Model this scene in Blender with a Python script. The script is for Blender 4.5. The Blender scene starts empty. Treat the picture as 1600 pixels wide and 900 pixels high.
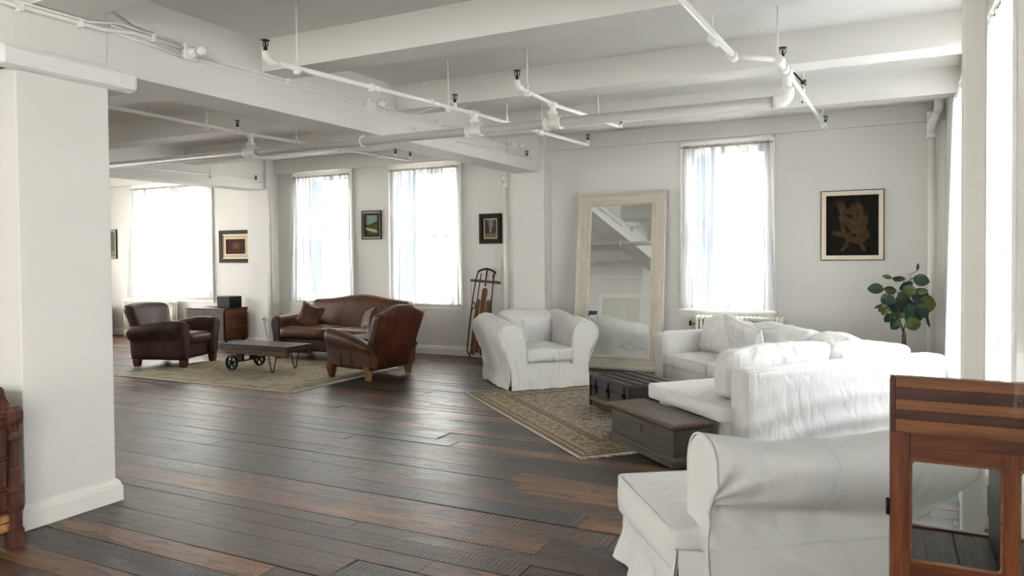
import bpy, bmesh, math, random
from mathutils import Vector, Matrix, noise
sc = bpy.context.scene
C = sc.collection
PI = math.pi
rnd = random.Random(7)

# ---------------------------------------------------------------- camera
cam_data = bpy.data.cameras.new('camera')
cam = bpy.data.objects.new('camera', cam_data)
C.objects.link(cam)
yaw, pitch, roll = 0.468359, -0.021099, -0.008401
F = Vector((-math.sin(yaw) * math.cos(pitch), math.cos(yaw) * math.cos(pitch), math.sin(pitch)))
Rr = Vector((math.cos(yaw), math.sin(yaw), 0))
Uu = Rr.cross(F)
R2 = math.cos(roll) * Rr + math.sin(roll) * Uu
U2 = -math.sin(roll) * Rr + math.cos(roll) * Uu
M3 = Matrix((R2, U2, -F)).transposed()
cam.matrix_world = Matrix.Translation((0, 0, 1.55)) @ M3.to_4x4()
cam_data.sensor_width = 36.0
cam_data.lens = 36.0 * 1150.78 / 1600.0
cam_data.shift_y = -(450.0 - 424.0) / 1600.0
cam_data.clip_start = 0.05
cam_data.clip_end = 300
sc.camera = cam

# ---------------------------------------------------------------- light
sc.view_settings.view_transform = 'Standard'
sc.view_settings.look = 'None'
sc.view_settings.gamma = 1.0
sc.view_settings.use_curve_mapping = False
sc.view_settings.exposure = 3.5

world = bpy.data.worlds.new('sky')
sc.world = world
world.use_nodes = True
wn = world.node_tree.nodes
wn['Background'].inputs[0].default_value = (1.0, 0.965, 0.915, 1)
wn['Background'].inputs[1].default_value = 3.4


def window_portal(loc, rot, sx, sy):
    l = bpy.data.lights.new('window_portal', 'AREA')
    l.shape = 'RECTANGLE'
    l.size = sx
    l.size_y = sy
    l.cycles.is_portal = True
    o = bpy.data.objects.new('window_portal', l)
    o.location = loc
    o.rotation_euler = rot
    C.objects.link(o)


def daylight(loc, rot, sx, sy, power, col=(1, 0.985, 0.96)):
    """soft daylight entering through one window opening"""
    l = bpy.data.lights.new('window_daylight', 'AREA')
    l.shape = 'RECTANGLE'
    l.size = sx
    l.size_y = sy
    l.energy = power
    l.color = col
    o = bpy.data.objects.new('window_daylight', l)
    o.location = loc
    o.rotation_euler = rot
    C.objects.link(o)


# windows: (x0, x1) in the back wall, z 0.82-2.96
BACKWIN = [(-13.50, -11.36), (-9.20, -8.04), (-7.14, -5.92), (-2.36, -1.32)]
RIGHTWIN = [(4.62, 7.85, 0.50, 2.98), (2.35, 3.10, 0.75, 2.98), (-3.6, -0.3, 0.75, 2.98)]
ADDED_FRONTWIN = [(-3.9, -2.7)]  # unseen window added behind the camera to brighten the back wall
ADDED_LEFTWIN = [(3.2, 4.8), (6.6, 8.2)]  # unseen windows added to light the middle and left bays
BW0, BW1 = 0.82, 2.96
XLW = -15.0
WR = 0.62          # right wall plane
YB = 9.85          # back wall plane
for x0, x1 in BACKWIN:
    window_portal(((x0 + x1) / 2, YB + 0.33, (BW0 + BW1) / 2), (-PI / 2, 0, 0), x1 - x0, BW1 - BW0)
for y0, y1, z0, z1 in RIGHTWIN:
    window_portal((WR + 0.33, (y0 + y1) / 2, (z0 + z1) / 2), (0, PI / 2, 0), z1 - z0, y1 - y0)

for x0, x1 in ADDED_FRONTWIN:
    window_portal(((x0 + x1) / 2, -4.55, (BW0 + BW1) / 2), (PI / 2, 0, 0), x1 - x0, BW1 - BW0)
for y0, y1 in ADDED_LEFTWIN:
    window_portal((XLW - 0.33, (y0 + y1) / 2, (BW0 + BW1) / 2), (0, -PI / 2, 0), BW1 - BW0, y1 - y0)

# ---------------------------------------------------------------- materials


class NT:
    def __init__(s, name):
        s.m = bpy.data.materials.new(name)
        s.m.use_nodes = True
        s.t = s.m.node_tree
        s.b = s.t.nodes['Principled BSDF']
        s.out = s.t.nodes['Material Output']

    def n(s, kind, **kw):
        x = s.t.nodes.new(kind)
        for k, v in kw.items():
            if k.startswith('i_'):
                key = k[2:]
                key = int(key) if key.isdigit() else key.replace('_', ' ')
                x.inputs[key].default_value = v
            else:
                setattr(x, k, v)
        return x

    def l(s, a, b):
        s.t.links.new(a, b)

    def ramp(s, fac, stops):
        r = s.n('ShaderNodeValToRGB')
        e = r.color_ramp.elements
        while len(e) < len(stops):
            e.new(0.5)
        for k, (p, c) in enumerate(stops):
            e[k].position = p
            e[k].color = (*c, 1)
        s.l(fac, r.inputs[0])
        return r.outputs[0]

    def coords(s, scale=(1, 1, 1), space='Object', rot=(0, 0, 0)):
        if space == 'World':
            g = s.n('ShaderNodeNewGeometry').outputs['Position']
        else:
            g = s.n('ShaderNodeTexCoord').outputs[space]
        m = s.n('ShaderNodeMapping')
        m.inputs['Scale'].default_value = scale
        m.inputs['Rotation'].default_value = rot
        s.l(g, m.inputs[0])
        return m.outputs[0]

    def noise(s, vec, scale, detail=4, rough=0.55, dist=0.0):
        x = s.n('ShaderNodeTexNoise')
        x.inputs['Scale'].default_value = scale
        x.inputs['Detail'].default_value = detail
        x.inputs['Roughness'].default_value = rough
        x.inputs['Distortion'].default_value = dist
        s.l(vec, x.inputs['Vector'])
        return x.outputs['Fac']

    def mix(s, f, a, b, mode='MIX'):
        x = s.n('ShaderNodeMix', data_type='RGBA', blend_type=mode)
        for sock, v in ((x.inputs[0], f), (x.inputs[6], a), (x.inputs[7], b)):
            if hasattr(v, 'is_linked'):
                s.l(v, sock)
            elif isinstance(v, tuple):
                sock.default_value = (*v, 1)
            else:
                sock.default_value = v
        return x.outputs[2]

    def math(s, op, a, b=0.0, clamp=False):
        x = s.n('ShaderNodeMath', operation=op, use_clamp=clamp)
        for sock, v in ((x.inputs[0], a), (x.inputs[1], b)):
            if hasattr(v, 'is_linked'):
                s.l(v, sock)
            else:
                sock.default_value = v
        return x.outputs[0]

    def bump(s, h, strength=0.3, dist=0.01):
        x = s.n('ShaderNodeBump')
        x.inputs['Strength'].default_value = strength
        x.inputs['Distance'].default_value = dist
        s.l(h, x.inputs['Height'])
        s.l(x.outputs[0], s.b.inputs['Normal'])

    def set(s, col=None, rough=None, metal=None, spec=None, coat=None):
        for key, v in (('Base Color', col), ('Roughness', rough), ('Metallic', metal), ('Specular IOR Level', spec), ('Coat Weight', coat)):
            if v is None:
                continue
            if hasattr(v, 'is_linked'):
                s.l(v, s.b.inputs[key])
            elif isinstance(v, tuple):
                s.b.inputs[key].default_value = (*v, 1)
            else:
                s.b.inputs[key].default_value = v
        return s


def plain(name, col, rough=0.6, metal=0.0, var=0.0, scale=8, bump=0.0, coat=0.0, spec=0.5):
    t = NT(name)
    v = t.coords()
    f = t.noise(v, scale)
    if var:
        c = t.mix(f, tuple(x * (1 - var) for x in col), tuple(min(1, x * (1 + var)) for x in col))
    else:
        c = col
    t.set(c, rough, metal, spec, coat)
    if bump:
        t.bump(f, bump, 0.01)
    return t.m


def plaster(name, col):
    t = NT(name)
    v = t.coords(space='World')
    a = t.noise(v, 0.9, 5)
    b = t.noise(v, 14, 4)
    c = t.mix(a, tuple(x * 0.93 for x in col), tuple(x * 1.03 for x in col))
    t.set(c, 0.62, spec=0.25)
    t.bump(t.math('ADD', b, t.math('MULTIPLY', a, 2.0)), 0.22, 0.008)
    return t.m


def wood(name, dark, light, rough=0.4, scale=1.0, axis='X', coat=0.0, bump=0.15, stretch=14):
    t = NT(name)
    sc3 = {'X': (1, stretch, stretch), 'Y': (stretch, 1, stretch), 'Z': (stretch, stretch, 1)}[axis]
    v = t.coords(scale=tuple(k * scale for k in sc3))
    oi = t.n('ShaderNodeObjectInfo')
    add = t.n('ShaderNodeVectorMath', operation='ADD')
    t.l(v, add.inputs[0])
    sclr = t.n('ShaderNodeVectorMath', operation='SCALE')
    t.l(oi.outputs['Location'], sclr.inputs[0])
    sclr.inputs['Scale'].default_value = 3.1
    t.l(sclr.outputs[0], add.inputs[1])
    f = t.noise(add.outputs[0], 1.6, 6, 0.6, 0.6)
    g = t.noise(add.outputs[0], 9, 3, 0.6)
    fg = t.math('ADD', t.math('MULTIPLY', f, 0.75), t.math('MULTIPLY', g, 0.25))
    c = t.ramp(fg, [(0.36, dark), (0.62, light)])
    t.set(c, min(0.8, rough + 0.12), coat=coat * 0.5, spec=0.32)
    t.bump(fg, bump, 0.004)
    return t.m


def fabric_white(name, col=(0.63, 0.627, 0.615), fold=0.85, scale=1.0):
    t = NT(name)
    v = t.coords(scale=(scale * 1.5, scale * 1.5, scale * 0.75), rot=(0.35, 0.3, 0.0))
    d = t.noise(v, 2.2, 2, 0.5)
    mv = t.n('ShaderNodeVectorMath', operation='ADD')
    t.l(v, mv.inputs[0])
    dv = t.n('ShaderNodeTexNoise')
    dv.inputs['Scale'].default_value = 1.7
    t.l(v, dv.inputs['Vector'])
    sv = t.n('ShaderNodeVectorMath', operation='SCALE')
    sv.inputs['Scale'].default_value = 0.55
    t.l(dv.outputs['Color'], sv.inputs[0])
    t.l(sv.outputs[0], mv.inputs[1])
    n1 = t.noise(mv.outputs[0], 4.2, 2.5, 0.5, 0.35)
    ridge = t.math('SUBTRACT', 1.0, t.math('MULTIPLY', t.math('ABSOLUTE', t.math('SUBTRACT', n1, 0.5)), 4.5), clamp=True)
    w = t.noise(v, 260, 2)
    h = t.math('ADD', t.math('ADD', t.math('MULTIPLY', ridge, 0.14), t.math('MULTIPLY', n1, 1.2)), t.math('MULTIPLY', w, 0.03))
    c = t.mix(d, tuple(x * 0.97 for x in col), col)
    t.set(c, 0.9, spec=0.15)
    t.b.inputs['Sheen Weight'].default_value = 0.15
    t.bump(h, fold, 0.035)
    return t.m


def leather(name, dark, light, rough=0.50):
    t = NT(name)
    v = t.coords()
    a = t.noise(v, 3.2, 5, 0.6, 0.4)
    b = t.noise(v, 40, 3)
    cr = t.noise(v, 7, 4, 0.6, 1.2)
    c = t.ramp(a, [(0.3, dark), (0.72, light)])
    t.set(c, t.math('ADD', t.math('MULTIPLY', a, 0.25), rough - 0.12), spec=0.32, coat=0.05)
    t.bump(t.math('ADD', t.math('MULTIPLY', b, 0.25), cr), 0.3, 0.006)
    return t.m


M = {}
M['wall'] = plaster('painted_plaster', (0.74, 0.72, 0.69))
M['ceil'] = plaster('ceiling_paint', (0.76, 0.745, 0.715))
M['trim'] = plain('gloss_trim_paint', (0.80, 0.785, 0.745), 0.35, var=0.03)
M['base'] = plain('baseboard_paint', (0.80, 0.785, 0.745), 0.35, var=0.03)
M['pipe'] = plain('white_pipe_paint', (0.80, 0.79, 0.75), 0.32, var=0.05, bump=0.1, scale=30)
M['pipe_main'] = plain('main_pipe_paint', (0.46, 0.445, 0.41), 0.38, var=0.08, bump=0.15, scale=20)
M['black'] = plain('black_metal', (0.012, 0.012, 0.013), 0.4, 0.6)
M['iron'] = plain('dark_iron', (0.02, 0.018, 0.016), 0.45, 0.7, var=0.3, bump=0.2, scale=40)
M['plastic'] = plain('white_plastic', (0.78, 0.775, 0.75), 0.3)
M['rad'] = plain('radiator_enamel', (0.80, 0.78, 0.70), 0.3, var=0.03)
M['gap'] = plain('subfloor', (0.012, 0.009, 0.007), 0.95)
M['slip'] = fabric_white('slipcover_cotton')
M['slip_soft'] = fabric_white('slipcover_cotton_soft', fold=0.55)
M['slip_deep'] = fabric_white('slipcover_cotton_creased', fold=1.0, scale=0.8)
M['leather'] = leather('brown_leather', (0.014, 0.0045, 0.003), (0.064, 0.021, 0.012))
M['leather_tan'] = leather('tan_leather', (0.038, 0.012, 0.005), (0.130, 0.045, 0.019))
M['leather_red'] = leather('cognac_leather', (0.024, 0.0055, 0.003), (0.110, 0.026, 0.010))
M['seat_worn'] = leather('worn_seat_leather', (0.10, 0.06, 0.025), (0.32, 0.22, 0.10), 0.5)
M['foot'] = wood('chair_foot_wood', (0.03, 0.008, 0.004), (0.12, 0.035, 0.013), 0.3, 2, 'Z')
M['foot_worn'] = wood('worn_foot_wood', (0.09, 0.04, 0.014), (0.32, 0.18, 0.07), 0.4, 2, 'Z')
M['cart'] = wood('cart_wood', (0.018, 0.008, 0.006), (0.065, 0.030, 0.019), 0.3, 1.5, 'X', coat=0.3)
M['cart_side'] = wood('cart_rail_wood', (0.03, 0.012, 0.005), (0.12, 0.055, 0.022), 0.45, 2, 'X')
M['dresser'] = wood('trunk_board_wood', (0.045, 0.015, 0.006), (0.22, 0.085, 0.03), 0.35, 2, 'Y', coat=0.2)  # lighter copy: window light on the trunk's end put into the colour
M['dresser_dark'] = wood('trunk_dark_wood', (0.018, 0.010, 0.006), (0.07, 0.032, 0.018), 0.35, 2, 'X', coat=0.2)  # darker copy: backlit shade of the trunk's front put into the colour
M['carved'] = wood('carved_red_wood', (0.028, 0.009, 0.006), (0.115, 0.040, 0.024), 0.32, 2, 'Z', coat=0.2)
M['carved_pale'] = wood('pale_bottom_rail_wood', (0.20, 0.09, 0.03), (0.50, 0.27, 0.11), 0.4, 2, 'Y')
M['sheesham'] = wood('sheesham_wood', (0.040, 0.0085, 0.003), (0.165, 0.044, 0.013), 0.30, 1.3, 'Z', coat=0.25)
M['sheesham_x'] = wood('sheesham_rail_wood', (0.036, 0.008, 0.003), (0.150, 0.038, 0.012), 0.30, 1.3, 'X', coat=0.25)
M['strip_light'] = wood('light_walnut_strip', (0.075, 0.025, 0.009), (0.215, 0.085, 0.031), 0.32, 1.6, 'X', coat=0.25)
M['strip_dark'] = wood('dark_walnut_strip', (0.022, 0.006, 0.003), (0.065, 0.019, 0.009), 0.32, 1.6, 'X', coat=0.25)
M['shelf_grey'] = wood('grey_shelf_wood', (0.05, 0.043, 0.038), (0.17, 0.15, 0.135), 0.5, 1.2, 'Y')
M['chest'] = wood('grey_green_painted_wood', (0.024, 0.021, 0.013), (0.066, 0.057, 0.037), 0.5, 1.6, 'X')
M['chest_top'] = wood('worn_chest_lid_wood', (0.030, 0.020, 0.014), (0.092, 0.066, 0.047), 0.42, 1.6, 'X')
M['chest_edge'] = wood('worn_chest_edge_wood', (0.05, 0.030, 0.016), (0.20, 0.115, 0.06), 0.5, 2.2, 'X')
M['trunk'] = wood('black_trunk_hide', (0.008, 0.006, 0.006), (0.028, 0.019, 0.017), 0.4, 1.5, 'X')
M['trunk_slat'] = wood('trunk_slat_wood', (0.014, 0.010, 0.009), (0.050, 0.036, 0.030), 0.38, 1.5, 'X')
M['trunk_brown'] = wood('trunk_lower_wood', (0.05, 0.02, 0.008), (0.19, 0.085, 0.03), 0.4, 2, 'X')
M['sled_wood'] = wood('sled_board_wood', (0.06, 0.021, 0.010), (0.19, 0.078, 0.035), 0.32, 2, 'Z', coat=0.2)
M['sled_pale'] = wood('sled_stripe_wood', (0.42, 0.28, 0.15), (0.70, 0.52, 0.34), 0.4, 2, 'Z')
M['mirror_frame'] = wood('limed_mirror_frame', (0.50, 0.455, 0.385), (0.60, 0.555, 0.48), 0.45, 1.2, 'Z')
M['mirror_frame_x'] = wood('limed_mirror_rail', (0.50, 0.455, 0.385), (0.60, 0.555, 0.48), 0.45, 1.2, 'X')
M['frame_dark'] = wood('dark_picture_frame', (0.010, 0.007, 0.005), (0.035, 0.020, 0.013), 0.6, 3, 'X')
M['frame_pale'] = plain('silver_leaf_frame', (0.50, 0.45, 0.36), 0.35, 0.35, var=0.12, scale=30)
M['frame_liner'] = plain('linen_liner', (0.52, 0.44, 0.32), 0.8, var=0.1)
M['frame_gold'] = plain('dull_gold_liner', (0.32, 0.23, 0.13), 0.4, 0.5, var=0.2, scale=40)
M['speaker'] = plain('speaker_cloth', (0.012, 0.014, 0.016), 0.8, var=0.2, scale=80)
M['door'] = plain('closet_door_paint', (0.66, 0.65, 0.58), 0.45, var=0.03)
M['rubber'] = plain('black_rubber', (0.01, 0.01, 0.01), 0.6)
M['brass'] = plain('aged_brass', (0.30, 0.20, 0.08), 0.35, 0.9)
M['cord'] = plain('dark_cord', (0.05, 0.045, 0.04), 0.6)
M['rug_fringe'] = plain('cotton_fringe', (0.55, 0.52, 0.46), 0.95, var=0.12, scale=60)
M['street'] = plain('street_concrete', (0.30, 0.30, 0.29), 0.9, var=0.1)
M['brick'] = plain('far_brick_facade', (0.03, 0.042, 0.075), 0.9, var=0.08, scale=3)  # colour darkened as if the facade stood in shade
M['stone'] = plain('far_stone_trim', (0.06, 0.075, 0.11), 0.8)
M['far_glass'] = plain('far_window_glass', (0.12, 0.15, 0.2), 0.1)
M['pot'] = plain('charcoal_pot', (0.05, 0.05, 0.05), 0.6, var=0.15)
M['soil'] = plain('potting_soil', (0.03, 0.02, 0.013), 0.95, var=0.3, bump=0.5, scale=50)
M['stem'] = plain('plant_stem', (0.055, 0.035, 0.022), 0.7, var=0.2)
M['poster'] = plain('navy_poster', (0.02, 0.03, 0.07), 0.5)


def leafmat(name, c0, c1):
    t = NT(name)
    v = t.coords()
    f = t.noise(v, 14, 3)
    t.set(t.mix(f, c0, c1), 0.38, spec=0.5)
    t.bump(f, 0.2, 0.01)
    t.b.inputs['Transmission Weight'].default_value = 0.0
    return t.m


M['leaf_dark'] = leafmat('fig_leaf_dark', (0.012, 0.035, 0.020), (0.03, 0.075, 0.045))
M['leaf_mid'] = leafmat('fig_leaf_olive', (0.04, 0.065, 0.012), (0.10, 0.14, 0.03))


def vcol(name, rough=0.7, bump=0.0, bscale=200, spec=0.3):
    t = NT(name)
    a = t.n('ShaderNodeAttribute', attribute_name='Col')
    t.set(a.outputs['Color'], rough, spec=spec)
    if bump:
        t.bump(t.noise(t.coords(), bscale, 3), bump, 0.004)
    return t.m


M['canvas'] = vcol('oil_paint_on_canvas', 0.8, 0.2, 120, 0.12)
M['rug'] = vcol('woven_wool_rug', 0.95, 0.5, 260, 0.1)


def curtain_mat(name='sheer_curtain', base=0.36, glow=0.45):
    t = NT(name)
    v = t.coords(scale=(90, 90, 5), space='World')
    f = t.noise(v, 1.0, 2)
    tr = t.n('ShaderNodeBsdfTransparent')
    tl = t.n('ShaderNodeBsdfTranslucent')
    df = t.n('ShaderNodeBsdfDiffuse')
    tl.inputs[0].default_value = (0.16 * glow, 0.175 * glow, 0.20 * glow, 1)
    df.inputs[0].default_value = (0.88, 0.90, 0.94, 1)
    m1 = t.n('ShaderNodeMixShader')
    m1.inputs[0].default_value = 0.55
    t.l(tl.outputs[0], m1.inputs[1])
    t.l(df.outputs[0], m1.inputs[2])
    lw = t.n('ShaderNodeLayerWeight')
    lw.inputs[0].default_value = 0.35
    fac = t.math('SUBTRACT', t.math('ADD', base, t.math('MULTIPLY', f, 0.12)), t.math('MULTIPLY', lw.outputs['Facing'], 0.30), clamp=True)
    gather = t.math('MULTIPLY', t.math('SUBTRACT', t.noise(t.coords(scale=(17, 17, 0.45), space='World'), 1.0, 3, 0.6, 0.3), 0.40), 7.0, clamp=True)
    fac = t.math('MULTIPLY', fac, t.math('ADD', 0.06, t.math('MULTIPLY', gather, 0.94)))
    m2 = t.n('ShaderNodeMixShader')
    t.l(fac, m2.inputs[0])
    t.l(m1.outputs[0], m2.inputs[1])
    t.l(tr.outputs[0], m2.inputs[2])
    t.l(m2.outputs[0], t.out.inputs[0])
    return t.m


M['curtain'] = curtain_mat()
M['curtain_dense'] = curtain_mat('dense_sheer_curtain', 0.03, 1.3)


def glass_mat(name, refl=0.06, tint=(0.97, 0.985, 0.98)):
    t = NT(name)
    tr = t.n('ShaderNodeBsdfTransparent')
    tr.inputs[0].default_value = (*tint, 1)
    gl = t.n('ShaderNodeBsdfGlossy')
    gl.inputs['Roughness'].default_value = 0.02
    fr = t.n('ShaderNodeLayerWeight')
    fr.inputs[0].default_value = 0.5
    m = t.n('ShaderNodeMixShader')
    t.l(t.math('ADD', refl * 0.5, t.math('MULTIPLY', t.math('POWER', fr.outputs['Facing'], 5.0), 0.6), clamp=True), m.inputs[0])
    t.l(tr.outputs[0], m.inputs[1])
    t.l(gl.outputs[0], m.inputs[2])
    t.l(m.outputs[0], t.out.inputs[0])
    return t.m


M['glass'] = glass_mat('window_glass')
M['cab_glass'] = glass_mat('cabinet_glass')
mm = NT('mirror_silver')
mm.set((0.90, 0.93, 0.915), 0.015, 1.0)
M['mirror'] = mm.m
mm = NT('bulb_glass')
mm.set((0.80, 0.79, 0.76), 0.12, 0.0, coat=0.6)
M['bulb'] = mm.m


def plank_mat():
    t = NT('reclaimed_floor_plank')
    att = t.n('ShaderNodeAttribute', attribute_name='tone')
    sp = t.n('ShaderNodeSeparateColor')
    t.l(att.outputs['Color'], sp.inputs[0])
    r, g, b = sp.outputs
    pos = t.n('ShaderNodeNewGeometry').outputs['Position']
    off = t.n('ShaderNodeCombineXYZ')
    t.l(t.math('MULTIPLY', g, 37.0), off.inputs[0])
    t.l(t.math('MULTIPLY', b, 11.0), off.inputs[1])
    t.l(t.math('MULTIPLY', r, 19.0), off.inputs[2])
    add = t.n('ShaderNodeVectorMath', operation='ADD')
    t.l(pos, add.inputs[0])
    t.l(off.outputs[0], add.inputs[1])

    def mp(scale):
        m = t.n('ShaderNodeMapping')
        m.inputs['Scale'].default_value = scale
        t.l(add.outputs[0], m.inputs[0])
        return m.outputs[0]
    grain = t.noise(mp((1.1, 22, 1)), 1.8, 8, 0.62, 0.5)
    fine = t.noise(mp((4, 150, 1)), 1.5, 4, 0.6)
    blot = t.noise(mp((1.3, 4.5, 1)), 1.5, 5, 0.6, 0.8)
    blot2 = t.noise(mp((1.5, 6, 1)), 1.9, 7, 0.68, 1.2)
    # saw kerf marks, arcs across the board
    wv = t.n('ShaderNodeTexWave', wave_type='BANDS', bands_direction='X')
    wv.inputs['Scale'].default_value = 11
    wv.inputs['Distortion'].default_value = 2.2
    wv.inputs['Detail'].default_value = 2
    wv.inputs['Detail Scale'].default_value = 0.35
    t.l(mp((1, 0.8, 1)), wv.inputs['Vector'])
    sawmask = t.math('MULTIPLY', t.math('SUBTRACT', t.noise(mp((0.8, 2.5, 1)), 1.3, 3), 0.46), 6.0, clamp=True)
    sawmask = t.math('MULTIPLY', sawmask, t.math('GREATER_THAN', b, 0.35))
    saw = t.math('MULTIPLY', t.math('POWER', wv.outputs['Fac'], 2.0), sawmask)
    # base tone: dark brown - mid brown - orange brown, per board
    basec = t.ramp(t.math('ADD', t.math('MULTIPLY', r, 0.50), t.math('MULTIPLY', blot, 0.62)),
                   [(0.24, (0.013, 0.009, 0.007)), (0.42, (0.040, 0.022, 0.014)), (0.60, (0.105, 0.050, 0.025)), (0.82, (0.25, 0.115, 0.050))])
    c = t.mix(t.math('MULTIPLY', t.math('SUBTRACT', grain, 0.38), 3.0, clamp=True), (0.42, 0.40, 0.40), (1.25, 1.22, 1.18))
    c = t.mix(1.0, basec, c, 'MULTIPLY')
    dark = t.ramp(blot2, [(0.53, (0, 0, 0)), (0.62, (1, 1, 1))])
    c = t.mix(t.math('MULTIPLY', dark, 0.9), c, (0.016, 0.012, 0.010))
    crack = t.ramp(fine, [(0.66, (0, 0, 0)), (0.76, (1, 1, 1))])
    c = t.mix(t.math('MULTIPLY', crack, 0.6), c, (0.010, 0.008, 0.007))
    c = t.mix(t.math('MULTIPLY', saw, 0.8), c, t.mix(1.0, c, (0.45, 0.42, 0.40), 'MULTIPLY'))
    rough = t.math('ADD', 0.24, t.math('ADD', t.math('MULTIPLY', grain, 0.18), t.math('MULTIPLY', blot, 0.16)))
    t.set(c, rough, spec=0.4)
    t.b.inputs['Coat Weight'].default_value = 0.4
    t.b.inputs['Coat Roughness'].default_value = 0.36
    big = t.noise(mp((2.4, 7, 1)), 1.5, 3)
    h = t.math('ADD', t.math('ADD', t.math('MULTIPLY', big, 0.6), t.math('MULTIPLY', grain, 0.28)),
               t.math('ADD', t.math('MULTIPLY', saw, -0.42), t.math('MULTIPLY', dark, -0.9)))
    h = t.math('ADD', h, t.math('MULTIPLY', crack, -0.25))
    t.bump(h, 0.85, 0.012)
    return t.m


M['plank'] = plank_mat()

# ---------------------------------------------------------------- mesh helpers


def link(o, parent=None):
    C.objects.link(o)
    if parent is not None:
        o.parent = parent
    return o


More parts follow.
